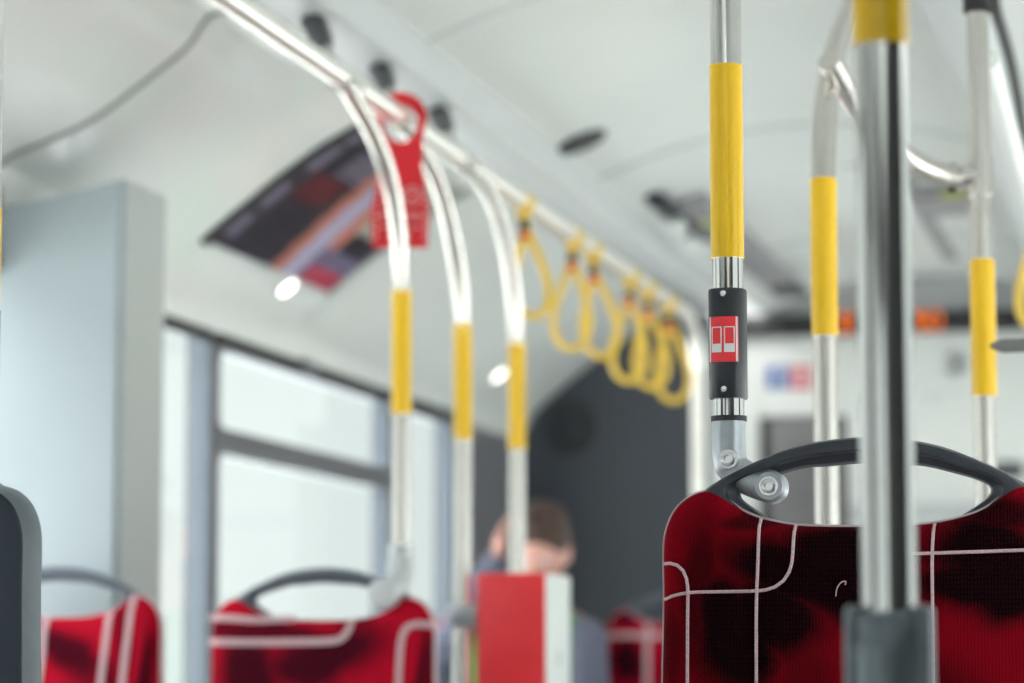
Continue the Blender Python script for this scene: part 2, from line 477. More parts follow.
def rounded_rect(y0, y1, z0, z1, r, n=6):
    pts = []
    for cy, cz, a0 in ((y1 - r, z1 - r, 0), (y0 + r, z1 - r, 90), (y0 + r, z0 + r, 180), (y1 - r, z0 + r, 270)):
        for k in range(n + 1):
            a = math.radians(a0 + 90 * k / n)
            pts.append((cy + r * math.cos(a), cz + r * math.sin(a)))
    return pts
def ring_frame(bm, X, dx, outer, inner, mi=0, jamb=0):
    """solid frame between two outlines of equal count, in the plane X"""
    n = len(outer)
    A = [bm.verts.new((X, y, z)) for y, z in outer]; B = [bm.verts.new((X, y, z)) for y, z in inner]
    C = [bm.verts.new((X + dx, y, z)) for y, z in outer]; D = [bm.verts.new((X + dx, y, z)) for y, z in inner]
    for k in range(n):
        j = (k + 1) % n
        for q in ((A[k], A[j], B[j], B[k]), (C[k], D[k], D[j], C[j]), (B[k], B[j], D[j], D[k]), (A[k], C[k], C[j], A[j])):
            f = bm.faces.new(q); f.material_index = mi if q[0] is not B[k] or q[1] is not B[j] else jamb
def window(idx, X, s, y0, y1, wl, wr, wt, rail=None, r=0.035):
    """s = +1 when the room lies towards +X. wl / wr frame widths at y0 / y1"""
    root = bpy.data.objects.new('window_%d' % idx, None); COL.objects.link(root)
    root['kind'] = 'structure'
    root.location = (X, (y0 + y1) / 2, WB)
    off = lambda o: setattr(o, 'location', (-X, -(y0 + y1) / 2, -WB))
    e = 0.0
    zt, zb = WT, WB
    bm = bmesh.new()
    outer = rounded_rect(y0 + e, y1 - e, zb, zt, 0.002)
    if rail is None:
        inner = rounded_rect(y0 + wl, y1 - wr, zb + 0.04, zt - wt, r)
        ring_frame(bm, X - s * 0.045, s * 0.05, outer, inner, jamb=1)
    else:
        zr0, zr1 = rail
        mid = (zr0 + zr1) / 2
        outA = rounded_rect(y0, y1, zb, mid, 0.002); outB = rounded_rect(y0, y1, mid, zt, 0.002)
        ring_frame(bm, X - s * 0.045, s * 0.05, outA, rounded_rect(y0 + wl, y1 - wr, zb + 0.04, zr0, r), jamb=1)
        ring_frame(bm, X - s * 0.045, s * 0.05, outB, rounded_rect(y0 + wl, y1 - wr, zr1, zt - wt, r), jamb=1)
        add_box(bm, (X + s * 0.008, (y0 + y1) / 2, mid + 0.012), (0.016, y1 - y0 - wl - wr + 0.03, 0.010), 0.003)
    o = link('window_frame', bm, [M['frame'], M['pillar']], root); off(o)
    bm = box((X - s * 0.02, (y0 + y1) / 2, (zb + zt) / 2), (0.006, y1 - y0 - 0.01, zt - zb - 0.01))
    o = link('window_pane', bm, M['glass'], root, smooth=False); off(o)
    if s > 0:
        bm = box((X + 0.008, (y0 + y1) / 2, zt - 0.010), (0.014, y1 - y0, 0.032), 0.003)
        o = link('window_seal', bm, M['seal'], root); off(o)
    return root, off
rail_t = onX(224, 429, XL).z; rail_b = onX(224, 455, XL).z
for i, (a, b) in enumerate(left_spans):
    if i == 5:
        root, off = window(i + 1, XL, 1, a, b, 0.045, 0.035, 0.035, rail=(rail_b, rail_t))
        q = onX(303, 366, XL)
        o = link('window_catch', box((XL + 0.012, q.y, q.z + 0.0), (0.03, 0.12, 0.03), 0.006), M['frame'], root); off(o)
    elif i == 4: window(i + 1, XL, 1, a, b, 0.03, 0.004, 0.012)
    elif i == 6: window(i + 1, XL, 1, a, b, 0.02, 0.015, 0.04)
    else: window(i + 1, XL, 1, a, b, 0.03, 0.03, 0.03)
for i, (a, b) in enumerate(right_spans):
    window(i + 11, XR, -1, a, b, 0.03, 0.03, 0.03)

# rear wall with its window
bm = bmesh.new()
add_box(bm, (-0.95, Y_BACK - 0.03, 0.45), (2.9, 0.06, 0.9))
add_box(bm, (-0.95, Y_BACK - 0.03, 2.15), (2.9, 0.06, 0.7))
add_box(bm, (-2.05, Y_BACK - 0.03, 1.35), (0.7, 0.06, 0.9)); add_box(bm, (0.28, Y_BACK - 0.03, 1.35), (0.44, 0.06, 0.9))
struct(link('wall_back', bm, M['rear'], smooth=False))
root = bpy.data.objects.new('window_20', None); COL.objects.link(root); root['kind'] = 'structure'
link('window_pane', box((-0.82, Y_BACK - 0.03, 1.35), (1.76, 0.006, 0.9)), M['glass'], root, smooth=False)

# driver's partition and the front wall
YP = 9.75
def ceil_under(X):
    if X < -1.72:
        for (a, b), (c_, d_) in zip(cove_l, cove_l[1:]):
            if a <= X <= c_: return b + (d_ - b) * (X - a) / (c_ - a)
    return ceil_z(max(X, -1.585)) if X > -1.6 else Z0 + 1.245
xs = [-2.34 + i * 0.05 for i in range(14)] + [-1.66]
poly = [(-2.34, 0.0)] + [(x_, ceil_under(x_) - 0.004) for x_ in xs] + [(-1.66, 0.0)]
struct(link('wall_partition', prism(poly, 0.05, lambda a, b, d: (a, YP + d, b)), M['darkwall'], smooth=False))
vp = onY(572, 428, YP)
t = thing('round_vent', 'dark round ventilation grille on the dark partition wall', 'vent', (vp.x, YP, vp.z))
bm = bmesh.new()
add_lathe(bm, (0, 0, 0), (0, -1, 0), [(0, 0.098), (0.012, 0.098), (0.018, 0.09), (0.018, 0.078), (0.006, 0.076), (0.006, 0.0)])
link('grille', bm, M['black'], t)
bm = bmesh.new()
add_lathe(bm, (0, 0, 0), (0, -1, 0), [(0.006, 0.03), (0.018, 0.028), (0.02, 0.0)])
for k in range(8):
    a = k * math.pi / 4
    add_box(bm, (0.053 * math.cos(a), -0.012, 0.053 * math.sin(a)), (0.05, 0.006, 0.007), rot=None if k % 4 == 0 else None) if k % 4 == 0 else add_tube(bm, [(0.03 * math.cos(a), -0.012, 0.03 * math.sin(a)), (0.078 * math.cos(a), -0.012, 0.078 * math.sin(a))], 0.0035, seg=8)
link('vent_hub', bm, M['handle'], t)

YF = 10.62
bandz1 = onY(880, 314, YF).z; bandz0 = onY(880, 334, YF).z
bm = bmesh.new()
xs = [-1.60 + i * 0.1 for i in range(21)]
op_l, op_r = onY(762, 450, YF).x, onY(846, 450, YF).x
op_t = onY(800, 417, YF).z; op_b = 0.9
# white front panel with an opening
add_box(bm, ((XL + op_l) / 2, YF + 0.03, bandz0 / 2), (op_l - XL - 0.01, 0.06, bandz0))
add_box(bm, ((op_r + XR) / 2, YF + 0.03, bandz0 / 2), (XR - op_r - 0.01, 0.06, bandz0))
add_box(bm, ((op_r + op_l) / 2, YF + 0.03, (bandz0 + op_t) / 2), (op_r - op_l, 0.06, bandz0 - op_t))
add_box(bm, ((op_r + op_l) / 2, YF + 0.03, op_b / 2), (op_r - op_l, 0.06, op_b))
struct(link('wall_front', bm, M['frontpanel'], smooth=False))
poly = [(-1.655, bandz1)] + [(x_, ceil_z(x_) - 0.003) for x_ in [-1.58 + i * 0.1 for i in range(12)]] + [(-0.42, Z0 + 1.24), (-0.1, Z0 + 1.20), (0.1, Z0 + 1.13), (0.2, bandz1 - 0.0)]
poly = [p for p in poly if p[1] >= bandz1 - 0.001]
struct(link('wall_bulkhead', prism(poly, 0.06, lambda a, b, d: (a, YF - 0.02 + d, b)), M['frontgrey'], smooth=False))
# recess behind the opening
bm = bmesh.new()
add_box(bm, ((op_l + op_r) / 2, YF + 0.25, (op_t + op_b) / 2), (op_r - op_l + 0.1, 0.02, op_t - op_b + 0.1))
struct(link('wall_cab', bm, M['recess'], smooth=False))
bm = bmesh.new()
add_box(bm, (op_l + 0.014, YF - 0.002, (op_t + op_b) / 2), (0.042, 0.02, op_t - op_b))
add_box(bm, (op_r - 0.01, YF - 0.002, (op_t + op_b) / 2), (0.018, 0.02, op_t - op_b))
add_box(bm, ((op_l + op_r) / 2, YF - 0.002, op_t - 0.004), (op_r - op_l, 0.02, 0.01))
struct(link('trim_10', bm, M['seal'], smooth=False))
q0, q1 = onY(850, 505, YF), onY(1010, 520, YF)
struct(link('trim_11', box(((q0.x + q1.x) / 2, YF - 0.01, (q0.z + q1.z) / 2), (q1.x - q0.x, 0.03, q0.z - q1.z), 0.004), M['channel']))

# destination display
t = thing('led_display', 'long black display strip with amber letters above the front panel', 'display', (0, YF, bandz0))
xl, xr = onY(716, 325, YF).x, 0.40
t.location = ((xl + xr) / 2, YF, bandz0)
link('housing', box((0, -0.02, (bandz1 - bandz0) / 2), (xr - xl, 0.06, bandz1 - bandz0), 0.004), M['seal'], t)
FONT5 = {'0': ['01110', '10001', '10001', '10001', '10001', '10001', '01110'], '5': ['11111', '10000', '11110', '00001', '00001', '10001', '01110'],
         'S': ['01111', '10000', '10000', '01110', '00001', '00001', '11110'], 'D': ['11110', '10001', '10001', '10001', '10001', '10001', '11110']}
def led_text(s, px0, px1):
    bm = bmesh.new()
    x0, x1 = onY(px0, 325, YF).x, onY(px1, 325, YF).x
    n = len(s) * 6 - 1; st = (x1 - x0) / n; sz = (bandz1 - bandz0) * 0.92 / 7
    for i, ch in enumerate(s):
        for r_, row in enumerate(FONT5[ch]):
            for c_, b_ in enumerate(row):
                if b_ == '1':
                    add_box(bm, (x0 + (i * 6 + c_ + 0.5) * st - t.location.x, -0.052, (6.5 - r_) * sz + 0.003), (st * 0.85, 0.004, sz * 0.85))
    return link('amber_letters', bm, M['amber'], t, smooth=False)
led_text('S5', 837, 857); led_text('50', 915, 943)

# stickers on the front panel
def sticker(name, label, px0, px1, py0, py1, m, draw):
    a, b = onY(px0, py0, YF), onY(px1, py1, YF)
    cx, cz = (a.x + b.x) / 2, (a.z + b.z) / 2
    t = thing(name, label, 'sticker', (cx, YF - 0.0005, cz))
    wd, ht = b.x - a.x, a.z - b.z
    link('backing', box((0, -0.001, 0), (wd, 0.002, ht), 0.0004), m, t)
    bm = bmesh.new(); draw(bm, wd, ht); link('white_mark', bm, M['whiteprint'], t, smooth=False)
def draw_f(bm, w_, h):
    add_box(bm, (w_ * 0.04, -0.003, -h * 0.08), (w_ * 0.15, 0.002, h * 0.74))
    add_box(bm, (w_ * 0.13, -0.003, h * 0.31), (w_ * 0.25, 0.002, h * 0.14))
    add_box(bm, (w_ * 0.05, -0.003, h * 0.05), (w_ * 0.42, 0.002, h * 0.13))
def draw_cam(bm, w_, h):
    P = rounded_rect(-w_ * .3, w_ * .3, -h * .3, h * .3, w_ * .1); Q = rounded_rect(-w_ * .2, w_ * .2, -h * .2, h * .2, w_ * .05)
    tmp = bmesh.new(); ring_frame(tmp, 0, 0.002, P, Q)
    for v in tmp.verts: v.co = Vector((v.co.y, -0.004 + v.co.x, v.co.z))
    me = bpy.data.meshes.new('tmp'); tmp.to_mesh(me); tmp.free(); bm.from_mesh(me); bpy.data.meshes.remove(me)
    add_lathe(bm, (0, -0.002, 0), (0, -1, 0), [(0, w_ * .1), (0.002, w_ * .1)], seg=16)
sticker('square_sticker', 'small blue square sticker with a white letter on the front panel', 767, 789, 366, 389, M['blue'], draw_f)
sticker('square_sticker', 'small red square sticker with a white outline beside the blue one', 791, 812, 366, 389, M['stickred'], draw_cam)
q = onY(955, 364, YF)
bm = bmesh.new()
pts = [(0.038 * math.cos(math.radians(a)), -0.003, 0.038 * math.sin(math.radians(a)) ) for a in range(-150, 151, 15)]
add_tube(bm, pts, 0.006, seg=8)
pts = [(0.018 * math.cos(math.radians(a)) - 0.004, -0.003, 0.018 * math.sin(math.radians(a)) ) for a in range(-120, 121, 15)]
add_tube(bm, pts, 0.008, seg=8)
o = link('round_emblem', bm, M['greyprint'], None); o.location = (q.x, YF - 0.003, q.z)
tag(o, 'faint grey round emblem on the white front panel right of the display letters', 'emblem')
bm = bmesh.new()
for (a, b, y_) in ((922, 946, 395), (950, 962, 392), (925, 940, 400)):
    p, q2 = onY(a, y_, YF), onY(b, y_, YF)
    add_box(bm, ((p.x + q2.x) / 2, YF - 0.002, p.z), (q2.x - p.x, 0.003, 0.006))
o = link('notice_print', bm, M['channel'], None, smooth=False)
tag(o, 'faint grey printed lines on the white front panel below the round emblem', 'notice')
q = onY(1008, 470, YF)
o = link('lock_plate', box((q.x, YF - 0.012, q.z), (0.12, 0.03, 0.05), 0.008), M['black'], None)
tag(o, 'dark small fitting low on the white front panel at right', 'fitting')

# ------------------------------------------------------------------ engine cover box at the left wall
XB = -2.07
p1, p2 = onX(120, 400, XB), onX(165, 400, XB)
yb0, yb1 = p1.y, p2.y
ctop = [(0, 206), (40, 200), (80, 190), (120, 178)]
ctop = [onY(a, b, yb0) for a, b in ctop]
ctop = [(p.x, p.z) for p in ctop]
ctop[0] = (-2.34, ctop[0][1]); ctop[-1] = (XB, ctop[-1][1])
xs = [XL + 0.005 + i * (XB - XL - 0.005) / 10 for i in range(11)]
xs = [-2.34 + i * (XB + 2.34) / 10 for i in range(11)]
poly = [(-2.34, 0.0)] + catmull2(ctop, 4) + [(XB, 0.0)]
bm = prism(poly, yb1 - yb0, lambda a, b, d: (a, yb0 + d, b))
bmesh.ops.recalc_face_normals(bm, faces=bm.faces)
for f in bm.faces:
    if f.normal.x > 0.9: f.material_index = 1
es = [e_ for e_ in bm.edges if abs(e_.verts[0].co.x - XB) < 1e-4 and abs(e_.verts[1].co.x - XB) < 1e-4 and abs(e_.verts[0].co.z - e_.verts[1].co.z) > 0.5]
bmesh.ops.bevel(bm, geom=es, offset=0.012, segments=3, affect='EDGES')
o = link('service_column', bm, [M['boxface'], M['boxside']])
tag(o, 'tall pale blue-grey service column against the left wall, as high as the cove', 'column')

# ------------------------------------------------------------------ seats
S = 1 / 918.0          # metres per pixel of the sharp seat
H = 1.19               # crown of the grip above the seat's own base
def L(px, py): return ((px - 862) * S, H - (py - 437) * S)
half = [(656, 1010), (655, 900), (656, 780), (658, 683), (660, 600), (660, 548), (663, 527), (671, 509), (683, 497), (697, 490.5), (710, 489.5), (725, 498), (741, 509.5), (763, 518), (801, 525), (862, 527)]
left = [L(*p) for p in half]
def seat_outline(grow=0.0):
    l = catmull2(left, 5)
    r = [(-a, b) for a, b in l[:-1]][::-1]
    pts = l + r
    # close along the bottom
    xb, zb = pts[0]
    bot = [(-xb + (2 * xb) * k / 12, zb) for k in range(1, 12)]
    pts = pts + bot
    if grow:
        n = len(pts); out = []
        for i, (a, b) in enumerate(pts):
            p, q = pts[i - 1], pts[(i + 1) % n]
            tx, tz = q[0] - p[0], q[1] - p[1]
            l_ = math.hypot(tx, tz) or 1
            out.append((a - tz / l_ * grow, b + tx / l_ * grow))
        pts = out
    return pts
CZ = 0.88
def front_y(sc):
    # rounded edge of the pad: 0 at the rim, forward (-y) inside
    d = 1 - sc
    return -0.018 * (1 - math.exp(-d / 0.035)) - 0.006 * (1 - sc * sc)
def pad_mesh(bm, outline, y_edge, fy, mi=0, levels=(1, .995, .985, .97, .95, .92, .88, .8, .7, .55, .4, .25, .1)):
    rings = []
    for s_ in levels:
        rings.append([bm.verts.new((a * s_, y_edge + fy(s_), CZ + (b - CZ) * s_)) for a, b in outline])
    n = len(outline)
    for A, B in zip(rings, rings[1:]):
        for k in range(n):
            f = bm.faces.new((A[k], A[(k + 1) % n], B[(k + 1) % n], B[k])); f.material_index = mi
    c = bm.verts.new((0, y_edge + fy(0), CZ))
    for k in range(n):
        f = bm.faces.new((rings[-1][k], rings[-1][(k + 1) % n], c)); f.material_index = mi
    return rings
def radial_scale(outline, x_, z_):
    """scale s at which (x, z) lies on the shrunken outline"""
    dx, dz = x_, z_ - CZ
    best = 1e9
    n = len(outline)
    for i in range(n):
        a, b = outline[i], outline[(i + 1) % n]
        ax, az, bx, bz = a[0], a[1] - CZ, b[0], b[1] - CZ
        den = dx * (bz - az) - dz * (bx - ax)
        if abs(den) < 1e-12: continue
        t_ = (ax * (bz - az) - az * (bx - ax)) / den
        u_ = (ax * dz - az * dx) / den
        if t_ > 0 and -1e-6 <= u_ <= 1 + 1e-6: best = min(best, t_)
    return 1 / best
OUT = seat_outline()
def piping(bm, lines, width, mi):
    for ln in lines:
        pts = [Vector((a, 0, b)) for a, b in [L(*p) for p in ln]]
        P = [pts[0]]
        for a, b in zip(pts, pts[1:]):
            n = max(1, int((b - a).length / 0.008))
            for k in range(1, n + 1): P.append(a.lerp(b, k / n))
        # soften corners
        for _ in range(3):
            P = [P[0]] + [(P[i - 1] + P[i] * 2 + P[i + 1]) / 4 for i in range(1, len(P) - 1)] + [P[-1]]
        rows = []
        for i, p in enumerate(P):
            t_ = (P[min(i + 1, len(P) - 1)] - P[max(i - 1, 0)]).normalized()
            nrm = Vector((-t_.z, 0, t_.x))
            row = []
            for o_, lift in ((-0.5, 0.0), (-0.3, 0.0010), (0.3, 0.0010), (0.5, 0.0)):
                q = p + nrm * (o_ * width)
                s_ = min(1.0, radial_scale(OUT, q.x, q.z))
                row.append(bm.verts.new((q.x, front_y(s_) - (0.0006 if s_ < 0.94 else 0.0016) - lift, q.z)))
            rows.append(row)
        for A, B in zip(rows, rows[1:]):
            for k in range(3):
                f = bm.faces.new((A[k], A[k + 1], B[k + 1], B[k])); f.material_index = mi
ARCH = [((688, 507), (795, 532)), ((690, 498), (778, 523)), ((694, 492), (760, 512)), ((699, 488), (745, 502)), ((706, 483), (737.5, 494.5)), ((717, 476.5), (738.5, 487)), ((731, 469), (750, 481)),
        ((745, 462.5), (765, 476)), ((782, 447.5), (801, 466.5)), ((820, 439), (826, 465)), ((862, 436), (862, 462.5))]
def grip_bm():
    st = [(L(*a), L(*b)) for a, b in ARCH]
    st = st + [((-a[0], a[1]), (-b[0], b[1])) for a, b in st[:-1]][::-1]
    o_ = smooth_path([Vector((a[0], 0, a[1])) for a, b in st], 4); i_ = smooth_path([Vector((b[0], 0, b[1])) for a, b in st], 4)
    prof = [(0, 0.004), (0.03, -0.006), (0.12, -0.013), (0.3, -0.016), (0.50, -0.0165), (0.56, -0.0150), (0.60, -0.009), (0.66, -0.0065), (0.9, -0.004), (1.0, 0.004),
            (0.95, 0.012), (0.75, 0.017), (0.4, 0.018), (0.1, 0.013)]
    bm = bmesh.new(); rows = []
    for a, b in zip(o_, i_):
        rows.append([bm.verts.new((a.x + (b.x - a.x) * s_, y_ + 0.012, a.z + (b.z - a.z) * s_)) for s_, y_ in prof])
    m = len(prof)
    for A, B in zip(rows, rows[1:]):
        for k in range(m): bm.faces.new((A[k], A[(k + 1) % m], B[(k + 1) % m], B[k]))
    bm.faces.new(rows[0]); bm.faces.new(rows[-1][::-1])
    return bm
def make_seat(label, loc, rz, blobs, lines, width, group, base=(0.36, 0.004, 0.014), rim='shell', back='shelldark', dark=(0.006, 0.002, 0.004), grip='gripsheen'):
    t = thing('bus_seat', label, 'seat', loc, rz, group)
    fab = fabric('red_moquette', blobs, base, dark)
    bm = bmesh.new()
    pad_mesh(bm, OUT, 0.0, front_y)
    edge = [v for v in bm.verts][:len(OUT)]
    # side band down to the shell
    n = len(OUT)
    back_ring = [bm.verts.new((a, 0.018, b)) for a, b in OUT]
    for k in range(n): bm.faces.new((edge[k], back_ring[k], back_ring[(k + 1) % n], edge[(k + 1) % n]))
    piping(bm, lines, width, 1)
    link('backrest', bm, [fab, M['piping']], t, recalc=False)
    # plastic shell behind the pad
    bm = bmesh.new()
    G = seat_outline(0.0025)
    A = [bm.verts.new((a, 0.004, b)) for a, b in G]
    B = [bm.verts.new((a, 0.022, b)) for a, b in G]
    C = [bm.verts.new((a * 0.985, 0.034, CZ + (b - CZ) * 0.99)) for a, b in G]
    D = [bm.verts.new((a * 0.965, 0.042, CZ + (b - CZ) * 0.98)) for a, b in G]
    E = [bm.verts.new((a * 0.942, 0.035, CZ + (b - CZ) * 0.965)) for a, b in G]
    for R, Q, mi in ((A, B, 0), (B, C, 0), (C, D, 0), (D, E, 1)):
        for k in range(n):
            f = bm.faces.new((R[k], R[(k + 1) % n], Q[(k + 1) % n], Q[k])); f.material_index = mi
    f = bm.faces.new(E); f.material_index = 1
    f = bm.faces.new(A[::-1])
    link('seat_shell', bm, [M[rim], M[back]], t)
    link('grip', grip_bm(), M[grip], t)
    # cushion, base and pedestal (below the frame)
    bm = bmesh.new()
    vs = add_box(bm, (0, -0.22, 0.44), (0.44, 0.44, 0.09), 0.035, seg=4)
    link('seat_cushion', bm, fab, t)
    bm = bmesh.new()
    add_box(bm, (0, -0.18, 0.385), (0.42, 0.42, 0.03), 0.01)
    add_box(bm, (0, 0.018, 0.50), (0.38, 0.03, 0.24), 0.01)
    link('seat_pan', bm, M['shelldark'], t)
    bm = bmesh.new()
    add_tube(bm, smooth_path([(0, -0.2, 0.0), (0, -0.2, 0.2), (0, -0.18, 0.37)], 4), 0.03)
    add_lathe(bm, (0, -0.2, 0.0), (0, 0, 1), [(0, 0.13), (0.012, 0.13), (0.02, 0.05)])
    link('pedestal', bm, M['greycast'], t)
    return t

def seat_loc(px, d, pytop):
    p = at(px, pytop, d)
    return p
def place(px, d, pytop, **k):
    p = at(px, pytop, d)
    # stands on its plinth; base z brings the grip to the height seen
    return (p.x, p.y, p.z - H)
near_lines = [
    [(661, 562), (668, 560), (678, 560), (686, 567), (688, 578), (687, 620), (686, 720), (685, 1004)],
    [(661, 598), (672, 593), (690, 591), (757, 590.5), (776, 590), (788, 583), (793, 570), (795, 524)],
    [(760, 517), (759, 560), (757, 600), (756, 700), (755, 1004)],
    [(933, 524), (931, 560), (931, 620), (930, 1004)],
    [(880, 555), (922, 554.5), (990, 553), (1062, 551)],
]
def B(px, py, rx, ry, ang=0, amp=1.0):
    a, b = L(px, py); return (a, b, rx * S, ry * S, ang, amp)
near_blobs = [B(800, 572, 120, 42, 0.25), B(735, 640, 60, 85, 0.0), B(845, 545, 90, 45, 0), B(980, 590, 100, 32, 0), B(730, 740, 75, 60), B(1000, 520, 60, 25, -0.3, 0.9), B(870, 600, 75, 30, 0, .9),
              B(850, 790, 120, 50), B(700, 600, 30, 110, 0, .75), B(668, 650, 20, 60, 0, 0.6), B(860, 700, 200, 30, 0, .35), B(760, 520, 60, 14, 0, .8),
              B(775, 615, 70, 60, 0.3), B(725, 610, 45, 50), B(985, 560, 90, 60), B(840, 575, 90, 55), B(1010, 600, 70, 34), B(935, 690, 60, 50, 0, .55), B(805, 670, 40, 40, 0, .5)]
loc = place(862, 3.05, 437)
seat_near = make_seat('sharp dark red moquette bus seat with black clouds and a charcoal arched grip', loc, 0, near_blobs, near_lines, 0.0036, 'red bus seats', base=(0.22, 0.0015, 0.008), dark=(0.004, 0.0012, 0.002), grip='handle')

l2 = [
    [(655, 520), (690, 521), (745, 525), (815, 522)],
    [(655, 562), (760, 563), (870, 562), (905, 560), (918, 545), (920, 525)],
    [(1066, 535), (1045, 531), (1020, 535), (1012, 555), (1008, 620), (1003, 1004)],
]
b2 = [B(735, 620, 75, 110), B(870, 590, 150, 60, -0.25), B(760, 545, 180, 24, 0, .85), B(930, 560, 60, 60, 0, .7), B(1050, 620, 22, 110, 0, .85), B(860, 800, 120, 60)]
d2 = 5.35 * .97
loc2 = place(322, d2, 568)
seat2 = make_seat('red bus seat with pink looped stripes in front of the two-part side window', loc2, 0, b2, l2, 0.0125, 'red bus seats', base=(0.50, 0.006, 0.024), dark=(0.05, 0.004, 0.012))
l1 = [
    [(853, 526), (850, 600), (838, 683), (825, 1004)],
    [(976, 515), (972, 560), (958, 683), (950, 1004)],
    [(1020, 486), (1012, 560), (1003, 640), (985, 1004)],
]
b1 = [B(900, 585, 110, 40, 0.6), B(1043, 640, 22, 120, 0, .95), B(970, 640, 30, 60, 0.1, .8), B(1000, 560, 20, 140, 0, .6), B(760, 600, 80, 50), B(860, 760, 60, 60)]
p = at(50, 566, 5.46 * .97)
loc1 = (p.x, loc2[1], p.z - H)
seat1 = make_seat('red bus seat with upright pink stripes in front of the blue-grey column', loc1, 0, b1, l1, 0.0125, 'red bus seats', base=(0.46, 0.006, 0.024), dark=(0.06, 0.003, 0.01))
l3 = [
    [(660, 555), (700, 553), (800, 555), (1063, 553)],
    [(770, 524), (768, 620), (765, 1004)],
]
b3 = [B(715, 620, 55, 75), B(700, 512, 40, 20), B(850, 640, 60, 80)]
loc3 = place(684, 7.9, 590)
seat3 = make_seat('far blurred red bus seat in front of the dark partition wall', loc3, 0, b3, l3, 0.016, 'red bus seats', base=(0.42, 0.005, 0.025), dark=(0.03, 0.003, 0.01))
p = at(515, 592, 8.02)
loc4 = (p.x - 0.01, loc3[1], loc3[2])
seat4 = make_seat('red bus seat carrying the seated person beside the dark partition', loc4, 0, b3, l3, 0.016, 'red bus seats', base=(0.42, 0.005, 0.025))
loc5 = place(-128, 3.35, 443)
seat5 = make_seat('navy backed bus seat seen from behind at the left edge', loc5, math.pi, near_blobs, near_lines, 0.0036, 'red bus seats', rim='shellgrey')

# plinths the seats stand on
def plinth(name, x0, x1, y0, y1, z, label):
    o = link(name, box(((x0 + x1) / 2, (y0 + y1) / 2, z / 2), (x1 - x0, y1 - y0, z - 0.001), 0.008), M['floor'])
    return struct(o)
for i, lc in enumerate((loc, loc2, loc1, loc3, loc4, loc5)):
    print('SEAT', i, [round(v, 3) for v in lc])

# ------------------------------------------------------------------ grab poles
R = 0.0175
def sleeve(pts, r, parent, m='yellow', name='yellow_sleeve'):
    return link(name, tube(pts, r), M[m], parent)
def seg_on(path, z0, z1):
    """the piece of a sampled path between two heights"""
    out = []
    P = path
    for a, b in zip(P, P[1:]):
        n = 6
        for k in range(n):
            q = a.lerp(b, k / n)
            if z0 <= q.z <= z1: out.append(q)
    if not out: return [Vector((P[0].x, P[0].y, z0)), Vector((P[0].x, P[0].y, z1))]
    return out
def straight(X, Y, z0, z1): return [Vector((X, Y, z0)), Vector((X, Y, z1))]
def screw(bm, c, r, y=-1):
    add_lathe(bm, c, (0, y, 0), [(0, r), (r * 0.35, r * 0.95), (r * 0.45, r * 0.55), (r * 0.25, r * 0.5), (r * 0.2, 0.0)], seg=20)

def casting(t, x0, z0, x1, z1, r=0.0195, side=1, y=0.0, bolt=True, m='alu'):
    """aluminium elbow from the pole foot (x0, z0) to the seat grip (x1, z1), local coordinates"""
    path = smooth_path([(x0, y, z0), (x0, y, z0 - 0.042), (x0 + (x1 - x0) * .14, y, z0 - 0.058), (x0 + (x1 - x0) * 0.55, y - .004, z1 + 0.008), (x1, y - .008, z1)], 5)
    n = len(path)
    rad = [r * (1.0 if i < n * .4 else 0.98) for i in range(n)]
    bm = bmesh.new()
    add_tube(bm, path, rad, seg=28)
    add_lathe(bm, (x1, y - 0.024, z1), (0, 1, 0), [(0, r * 0.8), (0.004, r * 0.98), (0.03, r * 0.98), (0.034, r * .8)], seg=28)
    add_lathe(bm, (x0 + (x1 - x0) * .05, y - 0.0225, z0 - 0.047), (0, 1, 0), [(0, r * 0.5), (0.004, r * 0.62), (0.02, r * .65)], seg=28)
    link('elbow_casting', bm, M[m], t)
    if bolt:
        for (bx, bz, by) in ((x0 + (x1 - x0) * .05, z0 - 0.047, y - 0.022), (x1, z1, y - 0.024)):
            bm = bmesh.new()
            add_lathe(bm, (bx, by, bz), (0, -1, 0), [(0, 0.0105), (0.001, 0.0105), (0.001, 0.0086), (0.0035, 0.0078), (0.0042, 0.0062), (0.0042, 0.0042), (0.001, 0.0036), (0.001, 0)], seg=24)
            link('bolt', bm, M['screw'], t)

